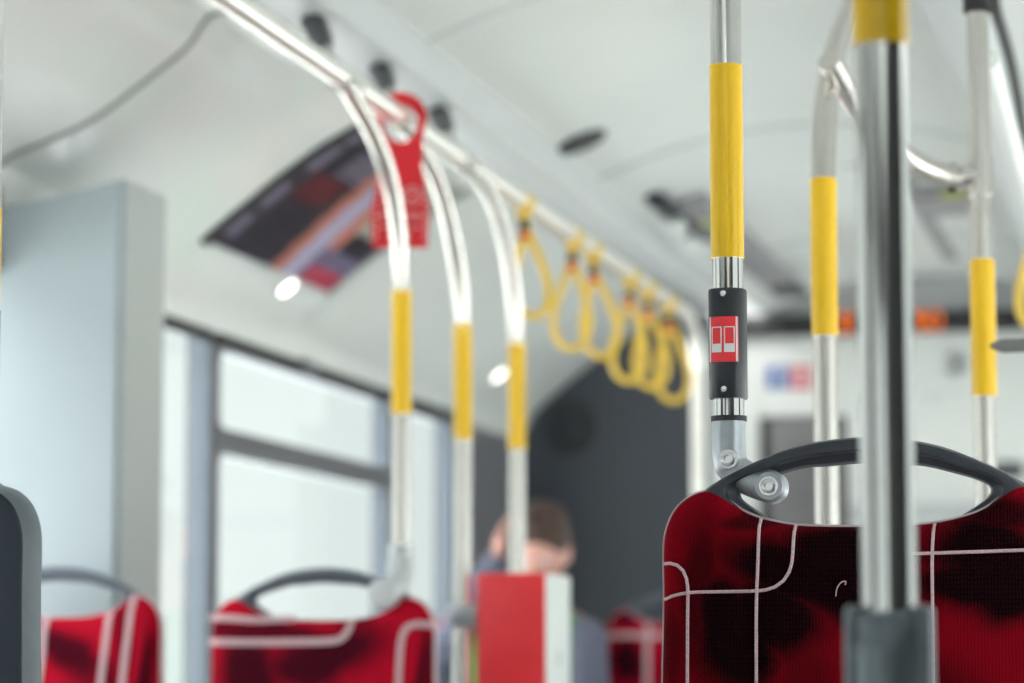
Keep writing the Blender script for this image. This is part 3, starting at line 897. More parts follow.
# --- the sharp pole with the stop button
pc = at(721.5, 415, 3.06)
def zat(py, d): return at(727, py, d).z
XC, YC = pc.x, pc.y
def button_pole(label, X, Y, d, px, py_yt, py_yb, py_ht, py_hb, py_foot, foot_dx, foot_dz, tilt=0.0):
    zz = lambda py: at(px, py, d).z
    t = thing('grab_pole', label, 'pole', (X, Y, zz(py_foot)), 0)
    zb = zz(py_foot)
    top = ceil_under(X) if X < -1.72 else (Z0 + 1.27 if -0.486 < X < 0 or X < -1.585 else ceil_z(X))
    link('pole_tube', tube(straight(0, 0, -0.01, top - zb + 0.003), R, seg=48), M['steel'], t)
    link('yellow_sleeve', tube(straight(0, 0, zz(py_yb) - zb, zz(py_yt) - zb), R + 0.0012, seg=48), M['yellow'], t)
    # black housing wraps the tube, flat-ish front
    hz0, hz1 = zz(py_hb) - zb, zz(py_ht) - zb
    prof = []
    for k in range(40):
        a = 2 * math.pi * k / 40
        ca, sa = math.cos(a), math.sin(a)
        n_ = 2.6
        rx = 0.0208; ry = 0.0215
        f_ = (abs(ca / rx) ** n_ + abs(sa / ry) ** n_) ** (-1 / n_)
        prof.append((ca * f_, sa * f_))
    bm = bmesh.new()
    rows = []
    for z_, s_ in ((hz0, 0.96), (hz0 + 0.0015, 1), (hz1 - 0.0015, 1), (hz1, 0.96)):
        rows.append([bm.verts.new((a * s_, b * s_ - 0.001, z_)) for a, b in prof])
    for A, B_ in zip(rows, rows[1:]):
        for k in range(40): bm.faces.new((A[k], A[(k + 1) % 40], B_[(k + 1) % 40], B_[k]))
    bm.faces.new(rows[0]); bm.faces.new(rows[-1][::-1])
    hs = link('button_housing', bm, M['black'], t)
    hs.rotation_euler = (0, 0, tilt)
    zm = (hz0 + hz1) / 2 + 0.002
    hh = (hz1 - hz0)
    # the red stop button: curved plate with a raised frame
    bh, bw = 46 / 918, 0.0315
    bz = hz1 - (341 - 288) / 918
    def curve(x_): return -0.0225 - 0.0035 * (1 - (x_ / (bw / 2)) ** 2)
    def plate(bm, x0, x1, z0, z1, lift, mi=0, th=0.001):
        n = 8; rows = []
        for z_, y_ in ((z0, th), (z0, 0), (z1, 0), (z1, th)):
            rows.append([bm.verts.new((x0 + (x1 - x0) * k / n, curve(x0 + (x1 - x0) * k / n) - lift + y_, z_)) for k in range(n + 1)])
        for i in range(4):
            for k in range(n):
                f = bm.faces.new((rows[i][k], rows[i][k + 1], rows[(i + 1) % 4][k + 1], rows[(i + 1) % 4][k])); f.material_index = mi
        for k_ in (0, n):
            f = bm.faces.new([rows[i][k_] for i in range(4)]); f.material_index = mi
    bm = bmesh.new()
    plate(bm, -bw / 2, bw / 2, bz - bh / 2, bz + bh / 2, 0.0, 0, th=0.006)
    bt = link('stop_button', bm, M['red'], hs)
    bm = bmesh.new()
    g = 0.0004
    for sgn in (-1, 1):
        cx = sgn * 0.0072
        w2, t_ = 0.0058, 0.0011
        zt, zb_ = bz + 0.014, bz - 0.0145
        plate(bm, cx - w2, cx + w2, zt - t_, zt, g); plate(bm, cx - w2, cx - w2 + t_, zb_, zt, g); plate(bm, cx + w2 - t_, cx + w2, zb_, zt, g)
        plate(bm, cx - w2, cx + w2, zb_, zb_ + 0.0095, g)
    plate(bm, -bw / 2, -bw / 2 + 0.0016, bz - bh / 2, bz + bh / 2, g); plate(bm, bw / 2 - 0.0016, bw / 2, bz - bh / 2, bz + bh / 2, g)
    link('door_symbol', bm, M['whiteprint'], hs, smooth=False)
    for z_ in (hz1 - 0.0065, hz0 + 0.0095):
        bm = bmesh.new(); screw(bm, (0, -0.0222, z_), 0.0036); link('screw', bm, M['screw'], hs)
    link('rubber_ring', tube(straight(0, 0, -0.004, 0.002), R + 0.0024, seg=40), M['seal'], t)
    casting(t, 0, 0.0, foot_dx, foot_dz, r=0.0188, y=0.0)
    return t
button_pole('sharp steel pole with yellow sleeve and red stop button on a black housing', XC, YC + 0.05, 3.107, 727, 57, 256, 288, 399, 418, 43 * 3.06 / 2800, -71 * 3.06 / 2800, tilt=-0.07)

# --- pole at the left edge, mostly outside the frame
q = at(-20, 500, 3.33)
def cut_pole():
    d = 3.33
    zz = lambda py: at(-14, py, d).z
    t = thing('grab_pole', 'steel pole with yellow sleeve cut off by the left edge above the navy seat', 'pole', (q.x, q.y, zz(470)))
    zb = zz(470)
    link('pole_tube', tube(straight(0, 0, -0.01, ceil_z(-1.5) - 0.13 - zb), R, seg=32), M['steel'], t)
    link('yellow_sleeve', tube(straight(0, 0, zz(297) - zb, zz(203) - zb), R + 0.0012, seg=32), M['yellow'], t)
    link('button_housing', tube(straight(0, 0, zz(418) - zb, zz(308) - zb), 0.0195, seg=32), M['black'], t)
    casting(t, 0, 0.0, -0.04, -0.06, r=0.0188, bolt=False)
cut_pole()

# --- the big blurred pole nearest the camera
dn = 2.06
pn = at(889.5, 610, dn)
zn = lambda py: at(890, py, dn).z
t = thing('grab_pole', 'large blurred steel pole nearest the viewer standing in a grey socket', 'pole', (pn.x, pn.y, 0))
link('pole_tube', tube(straight(0, 0, zn(640), Z0 + 1.262), 0.0202, seg=48), M['steel'], t)
link('yellow_sleeve', tube(straight(0, 0, zn(32), zn(-260)), 0.0212, seg=48), M['yellow'], t)
bm = bmesh.new()
zt = zn(612)
add_lathe(bm, (0, 0, 0), (0, 0, 1), [(0, 0.09), (0.012, 0.09), (0.03, 0.04), (zt - 0.09, 0.0285), (zt - 0.03, 0.0285), (zt - 0.006, 0.0275), (zt, 0.0235)], seg=40)
for sgn in (-1, 1):
    add_box(bm, (sgn * 0.0255, -0.004, zt - 0.12), (0.013, 0.028, 0.25), 0.005, seg=3)
link('socket', bm, M['greycast'], t)
for sgn in (-1, 1):
    bm = bmesh.new(); screw(bm, (sgn * 0.0262, -0.019, zt - 0.017), 0.0048)
    link('screw', bm, M['greycast'], t)

def relax(P, it=40):
    P = [p.copy() for p in P]
    L_ = [0]
    for a, b in zip(P, P[1:]): L_.append(L_[-1] + (b - a).length)
    n = int(L_[-1] / 0.015); Q = []
    k = 0
    for i in range(n + 1):
        t = L_[-1] * i / n
        while k < len(P) - 2 and L_[k + 1] < t: k += 1
        Q.append(P[k].lerp(P[k + 1], (t - L_[k]) / max(1e-9, L_[k + 1] - L_[k])))
    for _ in range(it):
        Q = [Q[0]] + [(Q[i - 1] + Q[i] * 2 + Q[i + 1]) / 4 for i in range(1, len(Q) - 1)] + [Q[-1]]
    return Q
# --- the three bent poles along the left aisle, joined to the handrail
XH, ZH = -1.44, Z0 + 1.03
def bent_pole(label, pix, foot, yel, hang, castdx=None, castdz=None, foot_to_floor=False):
    pts = [onX(a, b, XH) for a, b in pix]
    Yb = pts[0].y
    for p_ in pts:
        if p_.z < pts[0].z + 0.02: p_.y = Yb
    zf = onX(foot[0], foot[1], XH).z if foot else 0.0
    base = Vector((XH, Yb, 0.0 if foot_to_floor else zf))
    path = smooth_path([Vector((XH, Yb, zf)), Vector((XH, Yb, (zf + pts[0].z) / 2))] + pts, 6)
    loc_path = [p_ - base for p_ in relax(path)]
    t = thing('grab_pole', label, 'pole', base, 0, 'bent poles along the left aisle')
    link('pole_tube', tube(loc_path, R), M['steel_soft'], t)
    y0, y1 = onX(pix[0][0], yel[1], XH).z - base.z, onX(pix[0][0], yel[0], XH).z - base.z
    link('yellow_sleeve', tube(seg_on(loc_path, y0, y1), R + 0.0014), M['yellow'], t)
    end = loc_path[-1]
    # clamp on the handrail and the dark hanger up to the ceiling
    bm = bmesh.new()
    add_tube(bm, [end + Vector((0, -0.03, 0.0)), end + Vector((0, 0.05, 0.0))], R + 0.004)
    link('rail_clamp', bm, M['steel_soft'], t)
    up = onX(hang[0], hang[1], -1.665) - base - end
    bm = bmesh.new()
    add_tube(bm, [end, end + up * 0.45, end + up * 0.52], [0.013, 0.009, 0.012], seg=16)
    link('hanger_rod', bm, M['steel_soft'], t)
    bm = bmesh.new()
    add_tube(bm, [end + up * 0.48, end + up * 0.62, end + up * 0.99], [0.012, 0.022, 0.026], seg=16)
    link('hanger_cone', bm, M['black'], t)
    return t
bp1 = bent_pole('bent steel pole with yellow sleeve rising from the red seat before the side window', [(402, 290), (400, 235), (391, 180), (375, 135), (345, 84)], (408, 552), (290, 415), (309, 14))
foot_l = Vector((0, 0, 0)); q1 = onY(384, 594, loc2[1] - 0.035) - bp1.location; q2 = onY(398, 582, (loc2[1] * 2 + bp1.location.y) / 3) - bp1.location
bm = tube(smooth_path([(0, 0, 0.012), (0, -0.002, -0.02), tuple(q2), tuple(q1)], 6), [0.0225] * 7 + [0.024] * 12, seg=24)
add_lathe(bm, q1 + Vector((0, 0.02, 0)), (0, -1, 0), [(0, 0.022), (0.004, 0.027), (0.036, 0.027), (0.04, 0.022)], seg=24)
link('elbow_casting', bm, M['alulight'], bp1)
bp2 = bent_pole('bent steel pole with yellow sleeve, the one carrying a clamp left of the red box', [(463, 325), (459, 275), (450, 222), (432, 165), (402, 122)], None, (323, 440), (377, 62), foot_to_floor=True)
bp3 = bent_pole('bent steel pole with yellow sleeve passing down behind the red box', [(517, 343), (514, 290), (505, 235), (488, 188), (462, 161)], None, (343, 450), (435, 107), foot_to_floor=True)

# handrail above the left aisle, turning down at the front
ye = onX(697, 330, XH).y
pts = [(XH, 3.65, ZH), (XH, 4.2, ZH), (XH, 6.0, ZH), (XH, ye - 0.35, ZH), (XH, ye - 0.12, ZH - 0.02), (XH, ye - 0.02, ZH - 0.1), (XH, ye, ZH - 0.25), (XH, ye, 1.2), (XH, ye, 0.0)]
bm = tube(smooth_path(pts, 8), R + 0.0025)
o = link('handrail', bm, M['railsteel'])
tag(o, 'long steel handrail under the left ceiling channel, bending down at the front', 'handrail')

# the red box hung on the second pole
db = 5.62
p0 = at(477, 573, db); pz0 = p0.z
xA = at(477, 600, db).x; xB = at(551, 600, db).x
yB = p0.y
far = onX(571, 600, xB).y
bxw, bxd, bxh = xB - xA, max(0.05, far - yB), 0.34
t = thing('collection_box', 'red box with a white side clamped to the bent pole', 'box', ((xA + xB) / 2, yB + bxd / 2, pz0 - bxh))
bm = bmesh.new()
add_box(bm, (0, 0, bxh / 2), (bxw, bxd, bxh), 0.006)
bmesh.ops.recalc_face_normals(bm, faces=bm.faces)
for f in bm.faces:
    if f.normal.x > 0.7: f.material_index = 1
link('box_body', bm, [M['red'], M['white']], t)
link('box_lock', box((bxw / 2, 0, bxh - 0.17), (0.006, 0.02, 0.03), 0.002), M['channel'], t)
link('box_stand', tube([(bxw / 2 - 0.03, 0, -(pz0 - bxh)), (bxw / 2 - 0.03, 0, 0.01)], 0.02), M['greycast'], t)
zc_ = at(463, 616, db).z
link('pole_clamp', box((XH - (xA + xB) / 2 + 0.006, bp2.location.y - (yB + bxd / 2), zc_ - pz0 + bxh), (0.062, 0.05, 0.046), 0.01), M['alu'], t)
link('clamp_arm', tube([(XH - (xA + xB) / 2, bp2.location.y - (yB + bxd / 2), zc_ - pz0 + bxh), (-bxw / 2 + 0.01, 0, zc_ - pz0 + bxh)], 0.012), M['alu'], t)

# --- right aisle: bent pole behind the sharp seat
XQ = -0.5
pix = [(823, 180), (822, 140), (825, 95), (834, 48), (852, 5), (866, -20)]
pts = [onX(a, b, XQ) for a, b in pix]
Yb = pts[0].y
pts[0].y = Yb
zf = onX(825, 560, XQ).z
base = Vector((XQ, Yb, 0))
path = [p_ - base for p_ in relax([Vector((XQ, Yb, 0.0)), Vector((XQ, Yb, 0.8)), Vector((XQ, Yb, 1.3))] + pts, 60)]
t = thing('grab_pole', 'bent steel pole with yellow sleeve standing behind the sharp red seat', 'pole', base)
link('pole_tube', tube(path, R, seg=36), M['steel_soft'], t)
y0, y1 = onX(823, 335, XQ).z, onX(823, 178, XQ).z
link('yellow_sleeve', tube(seg_on(path, y0, y1), R + 0.0014, seg=36), M['yellow'], t)
ztop = pts[-1]
bm = tube(smooth_path([ztop - base, ztop - base + Vector((0, 0.1, 0.12)), (0.03, ztop.y + 0.14 - Yb, Z0 + 1.25)], 5), R, seg=24)
link('pole_top', bm, M['steel_soft'], t)

# --- right pole with tee joint, cross rail and roof rail
XT = -0.30
pt = onX(985, 420, XT)
t = thing('grab_pole', 'right hand steel pole with yellow sleeve and a tee joint below the black cap', 'pole', (XT, pt.y, 0))
zt_ = onX(977, 10, XT).z
link('pole_tube', tube(straight(0, 0, 0, zt_), R * 0.95, seg=32), M['steel_soft'], t)
link('yellow_sleeve', tube(straight(0, 0, onX(985, 397, XT).z, onX(985, 266, XT).z), R + 0.0014, seg=32), M['yellow'], t)
link('black_cap', tube([(0, 0, zt_ - 0.004), (0, 0, zt_ + 0.022)], 0.021), M['seal'], t)
link('ceiling_tube', tube([(0, 0, zt_), (0, 0, Z0 + 1.256)], 0.012), M['steel_soft'], t)
zj = onX(983, 183, XT).z
bm = bmesh.new()
add_tube(bm, [(0, 0, zj - 0.03), (0, 0, zj + 0.03)], R * 1.15)
add_tube(bm, [(0, 0, zj), (-0.045, 0, zj)], R * 1.15)
link('tee_joint', bm, M['steel_soft'], t)
bm = tube([(-0.048, 0, zj), (-0.036, 0, zj)], R * 1.3); link('collar', bm, M['seal'], t)
# cross rail
dT = (pt - EYE).dot(FWD)
cps = [Vector((XT - 0.03, pt.y, zj)), at(950, 182, dT), at(912, 174, dT), at(880, 143, dT - 0.03), at(855, 106, dT - 0.07), at(829, 60, 4.02)]
o = link('cross_rail', tube(relax(smooth_path(cps, 8), 60), R), M['steel_soft'])
tag(o, 'short curved steel rail linking the right pole to the bent pole', 'rail')
# roof rail running forward from the right pole
pr0, pr1 = onX(988, 60, XT), onX(1024, 187, XT)
dir_ = (pr1 - pr0)
o = link('handrail', tube([pr0 - dir_ * 0.0, pr0 + dir_ * 4.2], R * 1.0), M['white'])
tag(o, 'pale handrail running forward from the right hand pole', 'handrail')
# black cable
cps = [at(990, -30, 4.9), at(994, 2, 5.0), at(1003, 34, 5.15), at(1012, 68, 5.35), at(1019, 105, 5.6), at(1024, 142, 5.9), at(1030, 190, 6.3), at(1036, 200, 6.7)]
cps[0].z = Z0 + 1.262
o = link('ceiling_cable', tube(smooth_path(cps, 6), 0.011, seg=12), M['seal'])
tag(o, 'black corrugated cable hanging beside the right hand pole', 'cable')
# level dark bar entering from the right
pb = at(990, 346, 3.9)
bm = tube([(pb.x, pb.y, pb.z), (pb.x + 0.012, pb.y, pb.z), (pb.x + 0.018, pb.y, pb.z), (XR, pb.y, pb.z)], [0.002, 0.0085, 0.010, 0.010], seg=16)
o = link('side_bar', bm, M['seam'])
tag(o, 'dark level bar with a pointed end entering from the right edge', 'bar')

# ------------------------------------------------------------------ hanging straps
def strap(label, px, py_bot, yaw, lean, wd=0.05, xr=XH, zr=ZH, hgt=None, group='yellow hanging straps on the left handrail', ln=None):
    p_ = onX(px, 665 - 0.0, xr) if False else None
    # point of the rail seen at column px
    best = None
    y_ = 0
    r_ = ray(px, 0)
    # solve for the rail point with this column: X = xr, Z = zr
    lo, hi = 1.0, 30.0
    def col(Y):
        v = Vector((xr, Y, zr)) - EYE
        return 512 + FPX * v.dot(RGT) / v.dot(FWD)
    for _ in range(50):
        m_ = (lo + hi) / 2
        if col(m_) < px: lo = m_
        else: hi = m_
    Y = (lo + hi) / 2
    d = (Vector((xr, Y, zr)) - EYE).dot(FWD)
    tot = zr - at(px, py_bot, d).z
    t = thing('hanging_strap', label, 'strap', (xr, Y, zr), yaw, group)
    link('rail_sleeve', tube([Vector((0, -0.028, 0)), Vector((0, 0.028, 0))], R + 0.006, seg=20), M['strap'], t)
    t.rotation_euler = (0, 0, 0)
    sy, cy = math.sin(yaw), math.cos(yaw)
    U = Vector((cy, sy, 0))
    neck = 0.055
    # flat webbing down from the rail
    A = Vector((0, 0, -0.02)); Bp = U * (math.tan(lean) * neck) + Vector((0, 0, -neck))
    bm = tube([A, Bp], 1.0, prof=[(-0.004, -0.013), (0.004, -0.013), (0.004, 0.013), (-0.004, 0.013)], up=(0, 1, 0))
    link('webbing', bm, M['strap'], t)
    bm = bmesh.new(); add_box(bm, tuple(Bp), (0.024, 0.024, 0.028), 0.006); link('black_buckle', bm, M['black'], t)
    bm = bmesh.new(); add_box(bm, tuple(Bp + Vector((0, -0.012, -0.024))), (0.022, 0.016, 0.014), 0.004); link('red_tab', bm, M['redpaper'], t)
    # teardrop
    Hh = tot - neck
    D = (U * math.sin(lean) + Vector((0, 0, -math.cos(lean)))).normalized()
    V = (U * math.cos(lean) + Vector((0, 0, math.sin(lean)))).normalized()
    loop = []
    n = 40
    for k in range(n):
        a = 2 * math.pi * k / n
        s_ = (1 - math.cos(a)) / 2          # 0 at the top, 1 at the bottom
        x_ = math.sin(a) * wd * (s_ ** 0.75) * 1.12
        loop.append(Bp + D * (Hh * s_) + V * x_)
    N_ = U.cross(Vector((0, 0, 1)))
    pr = [(0.0095 * math.copysign(abs(math.cos(q_)) ** .7, math.cos(q_)), 0.0115 * math.copysign(abs(math.sin(q_)) ** .7, math.sin(q_))) for q_ in [2 * math.pi * k / 12 for k in range(12)]]
    link('loop_grip', tube(loop, 1.0, closed=True, prof=[(b_, a_) for a_, b_ in pr], up=N_), M['strap'], t)
    return t
strap('pale yellow hanging strap nearest the bent poles, alone on its stretch of rail', 523, 318, 0.5, 0.10, wd=0.050)
strap('yellow hanging strap, left one of the pair in the middle of the rail', 573, 350, 0.35, -0.02, wd=0.055)
strap('yellow hanging strap, right one of the pair in the middle of the rail', 592, 358, 0.2, 0.10, wd=0.055)
strap('yellow hanging strap, first of the three in front of the dark wall', 630, 382, 0.3, -0.02, wd=0.056)
strap('yellow hanging strap, middle one of the three in front of the dark wall', 647, 388, 0.1, 0.05, wd=0.056)
strap('yellow hanging strap, last of the three in front of the dark wall', 668, 402, 0.2, 0.06, wd=0.058)
strap('yellow hanging strap cut by the right edge of the view', 1036, 330, 0.2, 0.0, wd=0.05, xr=XT, zr=pr0.z - 0.02, group='yellow hanging strap on the right handrail')

# ------------------------------------------------------------------ red hanger card on the handrail
dd = 5.30
cx = at(406, 200, dd)
t = thing('hanger_card', 'red printed hanger card looped over the left handrail', 'card', (XH, cx.y - 0.02, ZH))
Wc, Hc = 57 * dd / 2800, 150 * dd / 2800
topz = 0.035
outer = []; inner = []
R0 = 0.048
bm = bmesh.new()
# card outline: rounded head with a hole, widening body
body = [(-0.052, -Hc + topz), (-0.054, -0.17), (-0.040, -0.10), (-0.043, -0.03)]
head = [(0.050 * math.cos(a), 0.0 + 0.050 * math.sin(a)) for a in [math.pi - k * math.pi / 10 for k in range(11)]]
out = body + head + [(0.043, -0.03), (0.040, -0.10), (0.054, -0.17), (0.052, -Hc + topz)]
hole = []
n = len(out)
cz_ = -0.012
for a, b in out:
    l_ = math.hypot(a, b - cz_)
    hole.append((a / l_ * 0.033, cz_ + (b - cz_) / l_ * 0.036))
th = 0.0012
Rt = Matrix.Rotation(0.25, 4, 'Z')
A = [bm.verts.new(Rt @ Vector((a, 0, b))) for a, b in out]; B_ = [bm.verts.new(Rt @ Vector((a, 0, b))) for a, b in hole]
C = [bm.verts.new(Rt @ Vector((a, th, b))) for a, b in out]; D = [bm.verts.new(Rt @ Vector((a, th, b))) for a, b in hole]
for k in range(n):
    j = (k + 1) % n
    bm.faces.new((A[k], A[j], B_[j], B_[k])); bm.faces.new((C[k], D[k], D[j], C[j])); bm.faces.new((A[k], C[k], C[j], A[j])); bm.faces.new((B_[k], B_[j], D[j], D[k]))
link('card', bm, M['redpaper'], t, smooth=False)
bm = bmesh.new()
def pr_box(x_, z_, w_, h_):
    vs = add_box(bm, (x_, -0.0012, z_), (w_, 0.001, h_))
    for v in vs: v.co = Rt @ v.co
ring = [Rt @ Vector((0.022 + 0.017 * math.cos(a), -0.001, -0.15 + 0.017 * math.sin(a))) for a in [k * math.pi / 10 for k in range(20)]]
add_tube(bm, ring, 0.0015, seg=6, closed=True)
ring = [Rt @ Vector((0.022 + 0.009 * math.cos(a), -0.001, -0.15 + 0.009 * math.sin(a))) for a in [k * math.pi / 6 for k in range(12)]]
add_tube(bm, ring, 0.0012, seg=6, closed=True)
for k in range(9): pr_box(0.047, -0.125 - k * 0.013, 0.004, 0.008)
for k in range(9): pr_box(-0.045, -0.125 - k * 0.013, 0.004, 0.008)
for z_ in (-0.185, -0.192, -0.21): pr_box(0.0, z_, 0.08, 0.0025)
pr_box(0.016, -0.228, 0.004, 0.024); pr_box(-0.02, -0.22, 0.004, 0.03)
link('pale_print', bm, M['pinkprint'], t, smooth=False)

# ------------------------------------------------------------------ advertising panel on the cove
def cove_at(s_):
    """point of the cove inner surface by arc parameter between X=-2.2 and X=-1.80"""
    X = -2.205 + s_ * 0.375
    return X, ceil_under(X)
pyn, pyf = 6.06, 6.98
def ad_colour(u, v):
    """u along the bus 0..1 (near to far), v up the cove 0..1"""
    c = (0.055, 0.050, 0.068)
    n = math.sin(u * 23 + v * 17) * math.sin(u * 11 - v * 29)
    c = tuple(k * (1 + 0.35 * n) for k in c)
    d = (u - 0.42) * 0.9 + 0.20 * math.sin(v * 2.2) 
    if u < 0.10: c = (0.06, 0.055, 0.07)
    if 0.03 < u < 0.10 and (0.07 < v < 0.22 or 0.30 < v < 0.47 or 0.60 < v < 0.8 or .86 < v < .95): c = (0.19, 0.185, 0.21)
    if 0.14 < u < 0.36 and 0.42 < v < 0.62: c = (0.15, 0.03, 0.045)
    if 0.22 < u < 0.42 and 0.66 < v < 0.93 and (int(v * 40) % 3 != 0): c = (0.20, 0.195, 0.215)
    b = u - 0.62 + 0.10 * v
    if -0.13 < b < -0.05: c = (0.30, 0.19, 0.155)
    elif -0.05 <= b < 0.07: c = (0.29, 0.295, 0.325)
    elif 0.07 <= b < 0.16 and v > 0.25: c = (0.32, 0.205, 0.165)
    elif b >= 0.16 and v > 0.40: c = (0.27, 0.28, 0.25)
    elif b >= 0.10 and v < 0.12: c = (0.3, 0.1, 0.14)
    elif b >= 0.05 and v < 0.25: c = (0.19, 0.18, 0.22)
    return c
t = thing('advert_panel', 'curved advertising poster in a dark frame on the left ceiling cove', 'poster', (-2.02, (pyn + pyf) / 2, Z0 + 1.0))
org = Vector(t.location)
NU, NV = 60, 40
def cove_strip(u0, u1, v0, v1, nu, nv, lift0, lift1, colour=None):
    bm = bmesh.new()
    cl = bm.loops.layers.color.new('Col') if colour else None
    g = []
    for lift in (lift0, lift1):
        rows = []
        for j in range(nv + 1):
            X, Z = cove_at(v0 + (v1 - v0) * j / nv)
            rows.append([bm.verts.new(Vector((X + lift * 0.55, pyn + (pyf - pyn) * (u0 + (u1 - u0) * i / nu), Z - lift * 0.83)) - org) for i in range(nu + 1)])
        g.append(rows)
    for li, rows in enumerate(g):
        for j in range(nv):
            for i in range(nu):
                f = bm.faces.new((rows[j][i], rows[j][i + 1], rows[j + 1][i + 1], rows[j + 1][i]))
                if cl:
                    cc = colour((i + .5) / nu, (j + .5) / nv)
                    for lp in f.loops: lp[cl] = (cc[0] * 2.3, cc[1] * 2.2, cc[2] * 2.3, 1)
    for (a, b) in ((0, 1),):
        r0, r1 = g
        for j in range(nv):
            bm.faces.new((r0[j][0], r0[j + 1][0], r1[j + 1][0], r1[j][0])); bm.faces.new((r0[j][nu], r1[j][nu], r1[j + 1][nu], r0[j + 1][nu]))
        for i in range(nu):
            bm.faces.new((r0[0][i], r1[0][i], r1[0][i + 1], r0[0][i + 1])); bm.faces.new((r0[nv][i], r0[nv][i + 1], r1[nv][i + 1], r1[nv][i]))
    return bm
pm = bpy.data.materials.new('poster_print'); pm.use_nodes = True
va = pm.node_tree.nodes.new('ShaderNodeVertexColor'); va.layer_name = 'Col'
pb_ = pm.node_tree.nodes['Principled BSDF']
pm.node_tree.links.new(va.outputs[0], pb_.inputs['Base Color']); pb_.inputs['Roughness'].default_value = 0.35
link('poster_sheet', cove_strip(0, 1, 0, 1, NU, NV, 0.002, 0.005, ad_colour), pm, t)
bm = cove_strip(-0.025, 0.0, -0.02, 1.02, 1, 16, 0.0, 0.014); link('frame_bar', bm, M['seal'], t)
bm = cove_strip(1.0, 1.025, -0.02, 1.02, 1, 16, 0.0, 0.010); link('frame_bar', bm, M['hatchgrey'], t)
bm = cove_strip(0, 1, -0.035, 0.0, 12, 1, 0.0, 0.008); link('frame_bar', bm, M['channel'], t)

# ------------------------------------------------------------------ lamps in the cove
def cove_lamp(label, px, py):
    # find cove point on that pixel ray
    r_ = ray(px, py)
    best = None
    for k in range(400):
        X = -2.30 + k * 0.001
        p_ = EYE + r_ * (X / r_.x)
        e_ = abs(p_.z - ceil_under(X))
        if best is None or e_ < best[0]: best = (e_, p_, X)
    p_ = best[1]; X = best[2]
    dz = ceil_under(X + 0.01) - ceil_under(X - 0.01)
    nrm = Vector((dz / 0.02, 0, -1)).normalized()
    t = thing('cove_lamp', label, 'lamp', p_, 0, 'lamps in the left cove')
    bm = bmesh.new(); add_lathe(bm, nrm * -0.002, nrm, [(0, 0.034), (0.008, 0.034), (0.012, 0.03)]); link('lamp_rim', bm, M['channel'], t)
    bm = bmesh.new(); add_lathe(bm, nrm * 0.010, nrm, [(0, 0.027), (0.004, 0.026), (0.007, 0.0)]); link('diffuser', bm, M['lamp'], t)
    return t
cove_lamp('small round lit lamp just below the advertising poster', 285, 285)
cove_lamp('small round lit lamp near the top of the dark wall, between two yellow sleeves', 497, 373)

# ------------------------------------------------------------------ round black speaker and the roof hatch
pz = None
r_ = ray(581, 131)
k = (ceil_z(-1.45) - 0.004 - Z0) / r_.z
ps = EYE + r_ * k
zc0 = ceil_z(ps.x)
sl = -0.72 * (ps.x + 0.98)
nrm = Vector((sl, 0, -1)).normalized()
ps.z = zc0
o = link('round_speaker', lathe((0, 0, 0), nrm, [(-0.002, 0.070), (0.008, 0.070), (0.012, 0.064), (0.010, 0.056), (0.013, 0.0)], seg=40), M['black'])
o.location = ps
tag(o, 'black round speaker grille in the white ceiling', 'speaker')

hx0, hx1, hy0, hy1 = -1.50, -0.80, 8.15, 10.1
hz = Z0 + 1.365
t = thing('roof_hatch', 'grey framed roof hatch in the ceiling near the front', 'hatch', ((hx0 + hx1) / 2, (hy0 + hy1) / 2, hz))
ox, oy = (hx0 + hx1) / 2, (hy0 + hy1) / 2
bm = bmesh.new()
hw, hl = (hx1 - hx0) / 2, (hy1 - hy0) / 2
for (cx_, cy_, sx_, sy_) in ((-hw + 0.055, 0, 0.11, 2 * hl), (hw - 0.03, 0, 0.06, 2 * hl)):
    add_box(bm, (cx_, cy_, 0.035 if cx_ < 0 else 0.10), (sx_, sy_, 0.09 if cx_ < 0 else 0.03), 0.012, seg=3)
link('hatch_frame', bm, M['hatchgrey'], t)
bm = bmesh.new()
link('hatch_crossbar', box((0, -hl + 0.03, 0.095), (2 * hw - 0.1, 0.06, 0.03), 0.012), M['ceiling'], t); add_box(bm, (0, hl - 0.03, 0.095), (2 * hw - 0.1, 0.06, 0.03), 0.012)
link('hatch_crossbar', bm, M['ceiling'], t)
link('hatch_lid', box((0, 0, 0.10), (2 * hw - 0.1, 2 * hl - 0.1, 0.03), 0.005), M['ceiling'], t)
g0, g1 = onZ(677, 214, hz - 0.01), onZ(690, 230, hz - 0.01)
for g_ in (g0, g1):
    bm = bmesh.new(); bmesh.ops.create_uvsphere(bm, u_segments=20, v_segments=12, radius=0.030)
    for v in bm.verts: v.co += Vector((g_.x - ox, g_.y - oy, -0.050))
    link('round_knob', bm, M['white'], t)
g2 = onZ(664, 203, hz - 0.01)
gm = (g2 + g1) / 2
link('hatch_latch', box((gm.x - ox, gm.y - oy + 0.03, -0.008), (0.06, abs(g1.y - g2.y) + 0.28, 0.03), 0.010), M['black'], t)
g3 = onZ(770, 284, hz); 
link('hatch_hinge', box((-hw + 0.10, hl - 0.12, -0.02), (0.12, 0.16, 0.03), 0.008), M['recess'], t)
g4 = onZ(708, 219, hz); link('hatch_label', box((g4.x - ox, g4.y - oy, -0.013), (0.04, 0.10, 0.004)), M['label'], t)
# fitting right of the hatch
g5 = onZ(945, 210, Z0 + 1.36)
t = thing('ceiling_fitting', 'dark thin ceiling fitting with a yellow-green label beside the right pole', 'fitting', (g5.x, g5.y, Z0 + 1.36))
link('fitting_body', box((0, 0, 0.025), (0.17, 0.3, 0.05), 0.012), M['hatchgrey'], t)
link('fitting_label', box((0.04, -0.155, 0.02), (0.08, 0.01, 0.02), 0.003), M['label'], t)

